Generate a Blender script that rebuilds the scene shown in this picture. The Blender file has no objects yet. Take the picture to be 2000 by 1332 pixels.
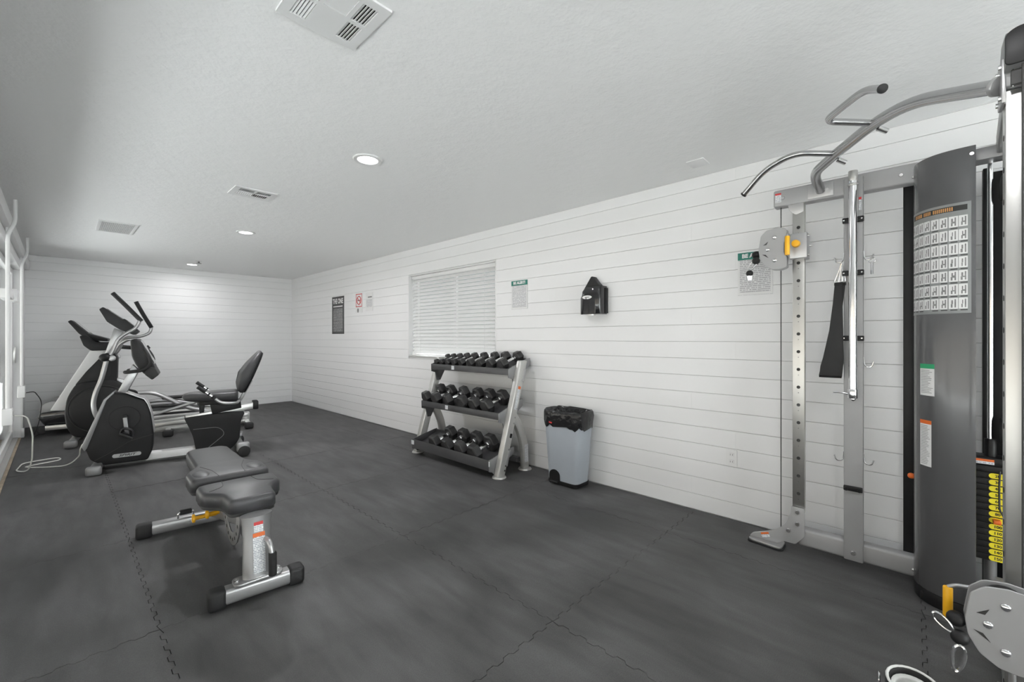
import bpy, bmesh, math, random
from mathutils import Vector, Matrix, Euler
random.seed(7)
PI = math.pi
scene = bpy.context.scene
C = scene.collection

# ------------------------------------------------------------------ camera
EYE = 1.256
cam_d = bpy.data.cameras.new('camera'); cam = bpy.data.objects.new('camera', cam_d); C.objects.link(cam)
cam_d.sensor_width = 36.0; cam_d.lens = 36.0*834/2000; cam_d.shift_y = -5/2000
cam_d.clip_start = 0.03
cam.location = (0, 0, EYE); cam.rotation_euler = (PI/2, 0, -math.radians(46.7))
scene.camera = cam
# ------------------------------------------------------------------ world / exposure
world = bpy.data.worlds.new('overcast_daylight'); scene.world = world; world.use_nodes = True
bg = world.node_tree.nodes['Background']; bg.inputs[0].default_value = (0.98, 0.99, 1.0, 1); bg.inputs[1].default_value = .5
scene.view_settings.view_transform = 'Standard'; scene.view_settings.look = 'None'
scene.view_settings.gamma = 1.0; scene.view_settings.use_curve_mapping = False
scene.view_settings.exposure = 0.0
LAMP_W = 17.0            # watts of each recessed ceiling light
scene.cycles.use_denoising = True
scene.cycles.max_bounces = 14; scene.cycles.diffuse_bounces = 8

sun_d = bpy.data.lights.new('sun', 'SUN'); sun_d.energy = 72.0; sun_d.angle = math.radians(3); sun_d.color = (.975, .985, 1)
sun = bpy.data.objects.new('sun', sun_d); C.objects.link(sun)   # high behind the back wall: it never shines in, but the paving beyond the glazed wall is sunlit
sun.rotation_euler = Vector((-.61, -.46, -.67)).to_track_quat('-Z', 'Y').to_euler()
# ------------------------------------------------------------------ materials
def _nt(name):
    m = bpy.data.materials.new(name); m.use_nodes = True
    nt = m.node_tree; b = nt.nodes['Principled BSDF']
    return m, nt, b
def _noise(nt, scale, detail=4, vec=None, stretch=None):
    tc = nt.nodes.new('ShaderNodeTexCoord'); n = nt.nodes.new('ShaderNodeTexNoise')
    n.inputs['Scale'].default_value = scale; n.inputs['Detail'].default_value = detail
    src = tc.outputs['Object']
    if stretch:
        mp = nt.nodes.new('ShaderNodeMapping'); mp.inputs['Scale'].default_value = stretch
        nt.links.new(src, mp.inputs['Vector']); src = mp.outputs['Vector']
    nt.links.new(src, n.inputs['Vector'])
    return n
def M(name, col, rough=0.5, metal=0.0, bump=None, var=None, spec=0.5, coat=0.0, stretch=None):
    m, nt, b = _nt(name)
    b.inputs['Base Color'].default_value = (*col, 1); b.inputs['Roughness'].default_value = rough
    b.inputs['Metallic'].default_value = metal; b.inputs['Specular IOR Level'].default_value = spec
    b.inputs['Coat Weight'].default_value = coat; b.inputs['Coat Roughness'].default_value = 0.1
    if var:
        n = _noise(nt, var[0], 5, stretch=stretch); r = nt.nodes.new('ShaderNodeMapRange')
        r.inputs['From Min'].default_value = .3; r.inputs['From Max'].default_value = .7
        r.inputs['To Min'].default_value = 1-var[1]; r.inputs['To Max'].default_value = 1+var[1]
        nt.links.new(n.outputs['Fac'], r.inputs['Value'])
        mx = nt.nodes.new('ShaderNodeVectorMath'); mx.operation = 'SCALE'; mx.inputs[0].default_value = col
        nt.links.new(r.outputs['Result'], mx.inputs['Scale']); nt.links.new(mx.outputs['Vector'], b.inputs['Base Color'])
    if bump:
        n = _noise(nt, bump[0], 3, stretch=stretch); bp = nt.nodes.new('ShaderNodeBump')
        bp.inputs['Strength'].default_value = bump[1]; bp.inputs['Distance'].default_value = bump[2] if len(bump) > 2 else .002
        nt.links.new(n.outputs['Fac'], bp.inputs['Height']); nt.links.new(bp.outputs['Normal'], b.inputs['Normal'])
    return m
m_wall   = M('white_painted_wood', (.79,.79,.795), .42, bump=(60,.05), var=(1.5,.012))
m_groove = M('groove_shadow_paint', (.55,.55,.55), .8)
m_plain  = M('white_wall_paint', (.84,.84,.845), .6, bump=(90,.08))
m_white  = M('white_plastic', (.76,.76,.76), .35, var=(8,.01))
m_slat   = M('white_blind_vinyl', (.86,.86,.86), .4, var=(9,.01))
_nt_ = m_slat.node_tree; _t = _nt_.nodes.new('ShaderNodeBsdfTranslucent'); _t.inputs[0].default_value = (.9,.9,.9,1); _x = _nt_.nodes.new('ShaderNodeMixShader'); _x.inputs[0].default_value = .05
_nt_.links.new(_nt_.nodes['Principled BSDF'].outputs[0], _x.inputs[1]); _nt_.links.new(_t.outputs[0], _x.inputs[2]); _nt_.links.new(_x.outputs[0], _nt_.nodes['Material Output'].inputs[0])
m_tube   = M('polished_silver_tube', (.50,.50,.505), .24, 1.0, bump=(260,.03), var=(5,.03))
m_silver = M('silver_powder_coat', (.45,.45,.455), .36, .75, bump=(260,.04), var=(5,.03))
m_plate  = M('matte_silver_paint', (.38,.38,.385), .5, .3, bump=(260,.04), var=(5,.03))
m_grey   = M('grey_powder_coat', (.27,.27,.275), .40, .5, bump=(260,.04), var=(5,.03))
m_steel  = M('brushed_stainless', (.52,.515,.50), .34, 1.0, bump=(40,.03), var=(6,.10), stretch=(1,1,.02))
m_chrome = M('chrome', (.82,.82,.83), .12, 1.0, var=(20,.02))
m_bolt   = M('zinc_bolt', (.72,.72,.72), .22, 1.0, var=(30,.03))
m_black  = M('black_plastic', (.013,.013,.014), .45, var=(12,.15), bump=(220,.05), spec=.3)
m_shellb = M('charcoal_shroud_plastic', (.014,.014,.015), .55, var=(6,.12), bump=(240,.05), spec=.28)
m_gloss  = M('gloss_black_plastic', (.014,.014,.016), .12, var=(6,.1), coat=.4)
m_rub    = M('black_rubber', (.013,.013,.014), .62, bump=(300,.15), var=(10,.2))
m_grip   = M('black_foam_grip', (.014,.014,.015), .75, bump=(400,.3), var=(30,.2))
m_vinyl  = M('black_vinyl_upholstery', (.042,.042,.045), .42, bump=(350,.12), var=(6,.08))
m_vinylb = M('dark_pad_base', (.016,.016,.017), .5, var=(9,.1))
m_hex    = M('rubber_hex_head', (.028,.028,.029), .40, bump=(260,.1), var=(14,.2))
m_hexpr  = M('grey_worn_rubber', (.040,.040,.041), .55, var=(20,.15))
m_tray   = M('charcoal_tray_steel', (.080,.080,.084), .45, .3, bump=(260,.05), var=(7,.08))
m_frame  = M('champagne_grey_steel', (.52,.515,.50), .36, .5, bump=(260,.04), var=(5,.04))
m_bin    = M('grey_bin_plastic', (.36,.39,.43), .42, .0, var=(5,.03))
m_bag    = M('black_bin_liner', (.012,.012,.013), .16, bump=(22,.8,.01), var=(20,.2))
m_shroud = M('smoked_grey_shroud', (.105,.106,.110), .26, .2, var=(3,.04), coat=.3)
m_yellow = M('yellow_plastic', (.90,.46,.012), .4, var=(20,.04))
m_ytag   = M('yellow_tag', (.93,.80,.03), .5, var=(20,.03))
m_orange = M('orange_plastic', (.75,.15,.02), .35, var=(20,.05))
m_red    = M('red_ink', (.60,.04,.04), .5, var=(30,.03))
m_green  = M('green_ink', (.010,.17,.13), .5, var=(30,.03))
m_green2 = M('bright_green_ink', (.02,.33,.14), .5, var=(30,.03))
m_ink    = M('black_ink', (.03,.03,.03), .6, var=(30,.05))
m_inkg   = M('grey_ink', (.22,.22,.22), .6, var=(40,.3))
m_paper  = M('paper', (.74,.74,.74), .5, var=(30,.01))
m_chartg = M('chart_grey_print', (.25,.26,.26), .4, var=(30,.05))
m_poster = M('poster_charcoal', (.045,.046,.048), .45, var=(20,.05))
m_cordw  = M('white_cord', (.70,.70,.66), .5, var=(30,.03))
m_nickel = M('light_frame_metal', (.62,.62,.61), .35, .8, var=(5,.03))
m_wheelw = M('white_bead_trim', (.78,.78,.76), .6, bump=(200,.3), var=(30,.05))
m_tape   = M('tan_threshold_wood', (.42,.34,.25), .6, var=(14,.2))
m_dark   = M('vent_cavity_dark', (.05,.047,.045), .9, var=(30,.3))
m_brown  = M('dusty_grille_core', (.20,.175,.16), .9, var=(60,.4))

def ceiling_mat():
    m, nt, b = _nt('textured_ceiling_paint'); b.inputs['Base Color'].default_value = (.87,.87,.87,1); b.inputs['Roughness'].default_value = .8
    n = _noise(nt, 16, 6); n2 = _noise(nt, 70, 3); ad = nt.nodes.new('ShaderNodeMath'); ad.operation = 'MULTIPLY_ADD'
    ad.inputs[1].default_value = .35
    nt.links.new(n2.outputs['Fac'], ad.inputs[0]); nt.links.new(n.outputs['Fac'], ad.inputs[2])
    bp = nt.nodes.new('ShaderNodeBump'); bp.inputs['Strength'].default_value = .32; bp.inputs['Distance'].default_value = .012
    nt.links.new(ad.outputs[0], bp.inputs['Height']); nt.links.new(bp.outputs['Normal'], b.inputs['Normal'])
    return m
m_ceil = ceiling_mat()
def mat_rubber():
    m, nt, b = _nt('black_rubber_mat')
    tc = nt.nodes.new('ShaderNodeTexCoord'); geo = nt.nodes.new('ShaderNodeNewGeometry')
    def noise(sc, det, dist=0, st=None):
        n = nt.nodes.new('ShaderNodeTexNoise'); n.inputs['Scale'].default_value = sc; n.inputs['Detail'].default_value = det
        n.inputs['Distortion'].default_value = dist
        src = geo.outputs['Position']
        if st:
            mp = nt.nodes.new('ShaderNodeMapping'); mp.inputs['Scale'].default_value = st; nt.links.new(src, mp.inputs['Vector']); src = mp.outputs['Vector']
        nt.links.new(src, n.inputs['Vector']); return n
    a = noise(1.6, 6, .6); s_ = noise(5, 5, .3, (2.2, .5, 1)); f = noise(260, 2)
    def rng(n, lo, hi, a0=.3, a1=.7):
        r = nt.nodes.new('ShaderNodeMapRange'); r.inputs['From Min'].default_value = a0; r.inputs['From Max'].default_value = a1
        r.inputs['To Min'].default_value = lo; r.inputs['To Max'].default_value = hi; nt.links.new(n.outputs['Fac'], r.inputs['Value']); return r
    r1 = rng(a, .66, 1.50); r2 = rng(s_, .78, 1.24); r3 = rng(f, .85, 1.2)
    m1 = nt.nodes.new('ShaderNodeMath'); m1.operation = 'MULTIPLY'; nt.links.new(r1.outputs[0], m1.inputs[0]); nt.links.new(r2.outputs[0], m1.inputs[1])
    m2 = nt.nodes.new('ShaderNodeMath'); m2.operation = 'MULTIPLY'; nt.links.new(m1.outputs[0], m2.inputs[0]); nt.links.new(r3.outputs[0], m2.inputs[1])
    v = nt.nodes.new('ShaderNodeVectorMath'); v.operation = 'SCALE'; v.inputs[0].default_value = (.066, .0652, .066)
    nt.links.new(m2.outputs[0], v.inputs['Scale']); nt.links.new(v.outputs['Vector'], b.inputs['Base Color'])
    r4 = rng(a, .5, .66); nt.links.new(r4.outputs[0], b.inputs['Roughness'])
    b.inputs['Specular IOR Level'].default_value = .4
    bp = nt.nodes.new('ShaderNodeBump'); bp.inputs['Strength'].default_value = .25; bp.inputs['Distance'].default_value = .0015
    nt.links.new(f.outputs['Fac'], bp.inputs['Height']); nt.links.new(bp.outputs['Normal'], b.inputs['Normal'])
    return m
m_mat = mat_rubber()
def mat_print(name, base, ink, pitch, fill=.55, word=90, thr=.42):
    """small print: broken text lines along local x, stacked along local y"""
    m, nt, b = _nt(name); b.inputs['Roughness'].default_value = .45
    tc = nt.nodes.new('ShaderNodeTexCoord'); sp = nt.nodes.new('ShaderNodeSeparateXYZ'); nt.links.new(tc.outputs['Object'], sp.inputs[0])
    def math_(op, a, bb=None):
        n = nt.nodes.new('ShaderNodeMath'); n.operation = op
        for i, q in enumerate((a, bb)):
            if q is None: continue
            if isinstance(q, (int, float)): n.inputs[i].default_value = q
            else: nt.links.new(q, n.inputs[i])
        return n.outputs[0]
    yy = math_('MULTIPLY', sp.outputs['Y'], 1/pitch); fr = math_('FRACT', yy); fl = math_('FLOOR', yy)
    line = math_('LESS_THAN', fr, fill)
    cx = nt.nodes.new('ShaderNodeCombineXYZ'); nt.links.new(math_('MULTIPLY', sp.outputs['X'], word), cx.inputs[0]); nt.links.new(math_('MULTIPLY', fl, 7.3), cx.inputs[1])
    n = nt.nodes.new('ShaderNodeTexNoise'); n.inputs['Scale'].default_value = 1; n.inputs['Detail'].default_value = 1; nt.links.new(cx.outputs[0], n.inputs['Vector'])
    wd = math_('GREATER_THAN', n.outputs['Fac'], thr); mk = math_('MULTIPLY', line, wd)
    mx = nt.nodes.new('ShaderNodeMix'); mx.data_type = 'RGBA'; mx.inputs[6].default_value = (*base, 1); mx.inputs[7].default_value = (*ink, 1)
    nt.links.new(mk, mx.inputs[0]); nt.links.new(mx.outputs[2], b.inputs['Base Color'])
    return m
m_print  = mat_print('sign_small_print', (.70,.70,.71), (.40,.40,.42), .0125, .5, 110)
m_print2 = mat_print('label_small_print', (.78,.79,.80), (.35,.37,.42), .008, .5, 160)
m_print3 = mat_print('poster_small_print', (.045,.046,.048), (.42,.42,.42), .021, .5, 90, .40)
def mat_emit(name, col, st):
    m, nt, b = _nt(name); b.inputs['Base Color'].default_value = (.9,.9,.9,1)
    b.inputs['Emission Color'].default_value = (*col, 1); b.inputs['Emission Strength'].default_value = st
    return m
m_lens = mat_emit('lit_lamp_lens', (1,.99,.97), 9)
m_screen = M('dark_display_glass', (.012,.013,.015), .1, var=(9,.1), coat=.5)
def mat_glass():
    m = bpy.data.materials.new('clear_window_glass'); m.use_nodes = True; nt = m.node_tree; nt.nodes.clear()
    o = nt.nodes.new('ShaderNodeOutputMaterial'); t = nt.nodes.new('ShaderNodeBsdfTransparent'); g = nt.nodes.new('ShaderNodeBsdfGlossy')
    g.inputs['Roughness'].default_value = .02; f = nt.nodes.new('ShaderNodeFresnel'); ge = nt.nodes.new('ShaderNodeNewGeometry'); mr = nt.nodes.new('ShaderNodeMapRange'); mr.inputs['To Min'].default_value = 1.45; mr.inputs['To Max'].default_value = 1/1.45
    nt.links.new(ge.outputs['Backfacing'], mr.inputs['Value']); nt.links.new(mr.outputs['Result'], f.inputs['IOR'])   # a pane in air on both sides
    mx = nt.nodes.new('ShaderNodeMixShader'); t.inputs[0].default_value = (.94,.96,.95,1)
    nt.links.new(f.outputs[0], mx.inputs[0]); nt.links.new(t.outputs[0], mx.inputs[1]); nt.links.new(g.outputs[0], mx.inputs[2]); nt.links.new(mx.outputs[0], o.inputs[0])
    return m
m_glass = mat_glass()

# ------------------------------------------------------------------ mesh helpers
def fillet(path, r, n=5, closed=False):
    P = [Vector(p) for p in path]; out = []; N = len(P)
    rr = r if isinstance(r, (list, tuple)) else [r]*N
    for i in range(N):
        if not closed and i in (0, N-1): out.append(P[i]); continue
        a, b, c = P[i-1], P[i], P[(i+1) % N]
        d1, d2 = (a-b), (c-b); l1, l2 = d1.length, d2.length
        if l1 < 1e-6 or l2 < 1e-6 or rr[i] <= 0: out.append(b); continue
        t = min(rr[i], l1*.49, l2*.49); p0 = b+d1/l1*t; p1 = b+d2/l2*t
        for k in range(n+1):
            s = k/n; out.append(p0*(1-s)**2+b*2*s*(1-s)+p1*s*s)
    return out
def rpoly(pts, r, n=4):
    return [(p.x, p.y) for p in fillet([(a, b, 0) for a, b in pts], r, n, True)]
def circ(cx, cy, rx, ry=None, n=24, a0=0):
    ry = rx if ry is None else ry
    return [(cx+rx*math.cos(a0+2*PI*i/n), cy+ry*math.sin(a0+2*PI*i/n)) for i in range(n)]
def stadium(cx, cy, w, h, n=8):
    r = h/2; L = []
    for i in range(n+1): a = -PI/2+PI*i/n; L.append((cx+w/2-r+r*math.cos(a), cy+r*math.sin(a)))
    for i in range(n+1): a = PI/2+PI*i/n; L.append((cx-w/2+r+r*math.cos(a), cy+r*math.sin(a)))
    return L
def wm(o):
    return wm(o.parent) @ o.matrix_basis if o.parent else o.matrix_basis.copy()
class MB:
    def __init__(s): s.v = []; s.f = []; s.mi = []; s.cm = 0
    def add(s, vs, fs):
        o = len(s.v); s.v += [Vector(q) for q in vs]; s.f += [tuple(i+o for i in f) for f in fs]; s.mi += [s.cm]*len(fs); return s
    def box(s, x0, x1, y0, y1, z0, z1, mtx=None):
        vs = [Vector((x, y, z)) for z in (z0, z1) for y in (y0, y1) for x in (x0, x1)]
        if mtx: vs = [mtx @ q for q in vs]
        return s.add(vs, [(0,2,3,1),(4,5,7,6),(0,1,5,4),(2,6,7,3),(0,4,6,2),(1,3,7,5)])
    def bar(s, p0, p1, w, h, up=(0,0,1)):
        p0, p1 = Vector(p0), Vector(p1); d = (p1-p0); L = d.length; d.normalize(); u = Vector(up)
        x = d.cross(u).normalized(); u = x.cross(d)
        m = Matrix((x, d, u)).transposed().to_4x4(); m.translation = p0
        return s.box(-w/2, w/2, 0, L, -h/2, h/2, m)
    def prism(s, pts, a, b, axis='y'):
        n = len(pts)
        mk = {'y': lambda p, t: (p[0], t, p[1]), 'z': lambda p, t: (p[0], p[1], t), 'x': lambda p, t: (t, p[0], p[1])}[axis]
        area = sum(pts[i][0]*pts[(i+1) % n][1]-pts[(i+1) % n][0]*pts[i][1] for i in range(n))
        if area < 0: pts = pts[::-1]
        if axis == 'y': pts = pts[::-1]
        if a > b: a, b = b, a
        vs = [mk(p, a) for p in pts]+[mk(p, b) for p in pts]
        fs = [tuple(range(n-1, -1, -1)), tuple(range(n, 2*n))]+[(i, (i+1) % n, n+(i+1) % n, n+i) for i in range(n)]
        return s.add(vs, fs)
    def loft(s, rings, cap=True):
        n = len(rings[0]); vs = [q for r in rings for q in r]; fs = []
        for k in range(len(rings)-1):
            for i in range(n): fs.append((k*n+i, k*n+(i+1) % n, (k+1)*n+(i+1) % n, (k+1)*n+i))
        if cap: fs.append(tuple(range(n-1, -1, -1))); fs.append(tuple((len(rings)-1)*n+i for i in range(n)))
        return s.add(vs, fs)
    def tube(s, path, r, seg=12, closed=False, sx=1.0):
        P = [Vector(p) for p in path]; n = len(P); R = r if isinstance(r, (list, tuple)) else [r]*n
        T = []
        for i in range(n):
            if closed: d = P[(i+1) % n]-P[i-1]
            else: d = P[min(i+1, n-1)]-P[max(i-1, 0)]
            T.append(d.normalized())
        ref = Vector((0,0,1)) if abs(T[0].z) < .9 else Vector((1,0,0))
        nx = T[0].cross(ref).normalized(); rings = []
        for i in range(n):
            if i:
                nx = nx-T[i]*nx.dot(T[i]); nx.normalize()
            ny = T[i].cross(nx)
            rings.append([P[i]+(nx*math.cos(2*PI*k/seg)*sx+ny*math.sin(2*PI*k/seg))*R[i] for k in range(seg)])
        if closed:
            vs = [q for g in rings for q in g]; fs = []
            for k in range(n):
                for i in range(seg): fs.append((k*seg+i, k*seg+(i+1) % seg, ((k+1) % n)*seg+(i+1) % seg, ((k+1) % n)*seg+i))
            return s.add(vs, fs)
        return s.loft(rings)
    def cyl(s, p0, p1, r0, r1=None, seg=20):
        return s.tube([p0, p1], [r0, r0 if r1 is None else r1], seg)
    def ball(s, c, r, seg=14, rings=8, sz=(1,1,1)):
        c = Vector(c); R = []
        for k in range(1, rings):
            t = PI*k/rings; R.append([c+Vector((r*sz[0]*math.sin(t)*math.cos(2*PI*i/seg), r*sz[1]*math.sin(t)*math.sin(2*PI*i/seg), -r*sz[2]*math.cos(t))) for i in range(seg)])
        return s.loft(R)
    def build(s, name, mat, parent=None, bevel=0, bseg=2, smooth=38, world=True, sub=0, ang=28):
        off = wm(parent).inverted() if (parent and world) else None
        me = bpy.data.meshes.new(name)
        me.from_pydata([tuple(off @ q) if off else tuple(q) for q in s.v], [], s.f)
        mats = mat if isinstance(mat, (list, tuple)) else [mat]
        for q in mats: me.materials.append(q)
        if len(mats) > 1: me.polygons.foreach_set('material_index', s.mi)
        bm = bmesh.new(); bm.from_mesh(me)
        bmesh.ops.recalc_face_normals(bm, faces=bm.faces)
        if bevel:
            es = [e for e in bm.edges if len(e.link_faces) == 2 and e.calc_face_angle(0) > math.radians(ang)]
            bmesh.ops.bevel(bm, geom=es, offset=bevel, segments=bseg, affect='EDGES', clamp_overlap=True, profile=.5)
        bm.to_mesh(me); bm.free()
        if smooth:
            me.polygons.foreach_set('use_smooth', [True]*len(me.polygons)); me.set_sharp_from_angle(angle=math.radians(smooth))
        o = bpy.data.objects.new(name, me); C.objects.link(o)
        if parent: o.parent = parent
        if sub:
            md = o.modifiers.new('soft', 'SUBSURF'); md.levels = md.render_levels = sub
        return o
class LB(MB):
    """same builder, coordinates given in the parent's own frame"""
    def build(s, *a, **k): k['world'] = False; return super().build(*a, **k)
def tag(o, label, cat, group=None):
    o['label'] = label; o['category'] = cat
    if group: o['group'] = group
    return o
def struct(o): o['kind'] = 'structure'; return o
def thing(name, label, cat, loc=(0,0,0), rz=0, group=None):
    o = bpy.data.objects.new(name, None); o.empty_display_size = .1; C.objects.link(o)
    o.location = loc; o.rotation_euler = (0, 0, rz)
    return tag(o, label, cat, group)
def basis(center, normal, up=(0,0,1)):
    z = Vector(normal).normalized(); x = Vector(up).cross(z).normalized(); y = z.cross(x)
    m = Matrix((x, y, z)).transposed().to_4x4(); m.translation = Vector(center); return m
def put(o, m, parent=None):
    """place o at world matrix m under parent (parents carry no scale)"""
    if parent:
        o.parent = parent; m = wm(parent).inverted() @ m
    o.matrix_basis = m
    return o
def plate(name, w, h, mat, m, parent=None, th=.0012, outline=None):
    b = LB(); b.prism(outline or [(-w/2,-h/2),(w/2,-h/2),(w/2,h/2),(-w/2,h/2)], 0, th, 'z')
    o = b.build(name, mat, None, smooth=0); 
    put(o, m, parent); 
    return o
def text(name, body, size, mat, m, parent=None, shear=0, bold=0, ext=.0004, sx=1.0):
    cu = bpy.data.curves.new(name, 'FONT'); cu.body = body; cu.size = size; cu.align_x = 'CENTER'; cu.align_y = 'CENTER'
    cu.shear = shear; cu.offset = bold; cu.extrude = ext; cu.resolution_u = 3
    t = bpy.data.objects.new(name+'_tmp', cu); C.objects.link(t)
    dg = bpy.context.evaluated_depsgraph_get(); me = bpy.data.meshes.new_from_object(t.evaluated_get(dg))
    bpy.data.objects.remove(t); bpy.data.curves.remove(cu)
    for q in me.vertices: q.co.x *= sx
    me.materials.clear(); me.materials.append(mat); me.name = name
    o = bpy.data.objects.new(name, me); C.objects.link(o); put(o, m, parent); return o
def off(m, x=0, y=0, z=0): return m @ Matrix.Translation((x, y, z))
def label_sticker(parent, name, w, h, m, head=None, head_h=.25, body=None, lab=None):
    o = plate(name, w, h, body or m_print2, m, parent, .0008)
    if lab: o['label'] = lab
    if head:
        hh = h*head_h; hm = off(m, 0, h/2-hh/2, .0008)
        q = plate('header_band', w, hh, head, Matrix(hm), None, .0005); q.parent = o; q.matrix_basis = Matrix.Translation((0, h/2-hh/2, .0008))
    return o

# ------------------------------------------------------------------ the room
XW, XL, YB, YF, ZC = 3.21, -0.33, 9.11, -3.1, 2.44
SEAM0, PITCH = .115, .1243
floor = struct(MB().box(XL-.2, XW+.02, YF, YB+.02, -.06, -.012).build('floor', m_dark, smooth=0))
# interlocking rubber mats
xs = [XL+.004, .30, 1.505, 2.70, XW-.014]; ys = [YF+.01, -1.23, -.03, 1.17, 2.37, 3.57, 4.77, 5.97, 7.17, 8.37, YB-.014]
def seam(a0, a1, phase):
    """tooth profile along a seam from a0 to a1: (along, offset) pairs"""
    n = max(2, round((a1-a0)/.044)); st = (a1-a0)/n; out = []; amp = .007
    for i in range(n):
        sgn = 1 if (i+phase) % 2 else -1
        e = st*.13
        out += [(a0+i*st+e, sgn*amp), (a0+(i+1)*st-e, sgn*amp)]
    return out
G = .0013
for i in range(len(xs)-1):
    for j in range(len(ys)-1):
        x0, x1, y0, y1 = xs[i], xs[i+1], ys[j], ys[j+1]
        pts = [(x0+G, y0+G)]
        if j > 0: pts += [(t, y0+o_+G) for t, o_ in seam(x0, x1, i)[1:-1]]
        pts += [(x1-G, y0+G)]
        if i < len(xs)-2: pts += [(x1+o_-G, t) for t, o_ in seam(y0, y1, j)[1:-1]]
        pts += [(x1-G, y1-G)]
        if j < len(ys)-2: pts += [(t, y1+o_-G) for t, o_ in seam(x0, x1, i)[1:-1][::-1]]
        pts += [(x0+G, y1-G)]
        if i > 0: pts += [(x0+o_+G, t) for t, o_ in seam(y0, y1, j)[1:-1][::-1]]
        MB().prism(pts, -.012, random.uniform(-.0012, 0), 'z').build('rubber_mat', m_mat, floor, smooth=0)
ceiling = struct(MB().box(XL-.2, XW+.2, YF-.1, YB+.2, ZC, ZC+.1).build('ceiling', m_ceil, smooth=0))
# right wall with a window opening
WY0, WY1, WZ0, WZ1 = 3.26, 4.93, 1.02, 2.095
b = MB(); T = .16; x0 = XW+.012
b.box(x0, x0+T, YF, WY0, -.06, ZC).box(x0, x0+T, WY1, YB+.2, -.06, ZC).box(x0, x0+T, WY0, WY1, -.06, WZ0).box(x0, x0+T, WY0, WY1, WZ1, ZC)
wall_right = struct(b.build('wall_right', m_groove, smooth=0))
wall_back = struct(MB().box(XL-.2, x0, YB+.012, YB+.16, -.06, ZC).build('wall_back', m_groove, smooth=0))
def plank_rows():
    z = [0]+[SEAM0+PITCH*k for k in range(19)]+[ZC]
    return [(z[i], z[i+1]) for i in range(len(z)-1) if z[i+1]-z[i] > .02]
g = .0011
def plank(parent, a0, a1, z0, z1, wall):
    b = MB(); c = .0016; d = .012
    # chamfered face: outline at back, smaller at front
    lo, hi = [], []
    for (a, z, sa, sz) in ((a0+g*.15, z0+g, 1, 1), (a1-g*.15, z0+g, -1, 1), (a1-g*.15, z1-g, -1, -1), (a0+g*.15, z1-g, 1, -1)):
        lo.append((a, z)); hi.append((a, z+sz*c))
    if wall == 'r':
        R = [[(XW+d, p[0], p[1]) for p in lo], [(XW+c*.6, p[0], p[1]) for p in lo], [(XW, p[0], p[1]) for p in hi]]
    else:
        R = [[(p[0], YB+d, p[1]) for p in lo], [(p[0], YB+c*.6, p[1]) for p in lo], [(p[0], YB, p[1]) for p in hi]]
    b.loft(R).build('plank', m_wall, parent, smooth=0)
for r, (z0, z1) in enumerate(plank_rows()):
    spans = [(YF, YB)]
    if z1 > WZ0+.005 and z0 < WZ1-.005: 
        if z0 >= WZ0-.03 or z1 <= WZ1+.03: spans = [(YF, WY0), (WY1, YB)]
    for (s0, s1) in spans:
        cuts = [s0]; q = s0+[2.6, 4.3, 3.4, 1.9, 4.0][r % 5]
        while q < s1-.5: cuts.append(q); q += 3.66
        cuts.append(s1)
        for k in range(len(cuts)-1): plank(wall_right, cuts[k], cuts[k+1], z0, z1, 'r')
    plank(wall_back, XL, XW, z0, z1, 'b')
# reveal pieces closing the cut rows round the window
# left wall: solid end by the corner, glazed opening along the rest
LT = .14; DY0, DY1, DZ = -2.7, 8.22, 2.12
b = MB(); b.box(XL-LT, XL, DY1, YB+.01, -.06, ZC).box(XL-LT, XL, DY0, DY1, DZ, ZC).box(XL-LT, XL, YF, DY0, -.06, ZC)
wall_left = struct(b.build('wall_left', m_plain, smooth=0))
FX0, FX1, FZ = .1, 3.05, 2.2
b = MB().box(XL-.2, FX0, YF-.12, YF, -.06, ZC).box(FX1, x0+.1, YF-.12, YF, -.06, ZC).box(FX0, FX1, YF-.12, YF, FZ, ZC)
wall_front = struct(b.build('wall_front', m_plain, smooth=0))
added_win = bpy.data.objects.new('added_window', None); C.objects.link(added_win); added_win['kind'] = 'structure'; added_win.location = ((FX0+FX1)/2, YF-.06, 0)  # unseen glazed opening, added to bring even frontal daylight into the room
for k in range(2):
    a, c = FX0+k*(FX1-FX0)/2, FX0+(k+1)*(FX1-FX0)/2
    f = MB().box(a, a+.05, YF-.08, YF-.04, .0, FZ).box(c-.05, c, YF-.08, YF-.04, .0, FZ).box(a+.05, c-.05, YF-.08, YF-.04, FZ-.06, FZ).box(a+.05, c-.05, YF-.08, YF-.04, 0, .08).build('window_frame', m_white, added_win, bevel=.004)
    MB().box(a+.045, c-.045, YF-.063, YF-.057, .075, FZ-.055).build('glass_pane', m_glass, f, smooth=0)
added_sill = struct(MB().box(FX0, FX1, YF-.12, YF+.012, -.06, .0).build('added_window_sill', m_nickel, smooth=0))  # sill of the added glazing
m_conc = M('sunlit_concrete', (.55,.55,.55), .8, var=(2,.06))
added_yard = struct(MB().box(XL-14, XW+14, YF-14, YF-.13, -.2, -.08).build('added_yard_outside', m_conc, smooth=0))  # unseen sunlit ground, added to bounce light in through the added glazing
bounce_wall = struct(MB().box(XL-3, XW+4, YF-5.2, YF-5.0, -.1, 3.2).build('added_bounce_wall', M('pale_bounce_paint', (.70,.70,.70), .8, var=(2,.04)), smooth=0))  # unseen pale wall, added to bounce sun toward the back of the room
trim = struct(MB().box(XL, XL+.045, DY0, YB-.02, 2.22, 2.34).build('trim_1', m_white, bevel=.006))
casing = struct(MB().box(XL, XL+.018, DY1-.005, DY1+.09, .1, 2.22).box(XL, XL+.03, DY1-.01, DY1+.10, 0, .12).build('trim_2', m_white, bevel=.004))
thr = struct(MB().box(XL-.13, XL-.02, DY0, DY1, -.012, .010).build('trim_3', m_nickel, bevel=.003))
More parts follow.
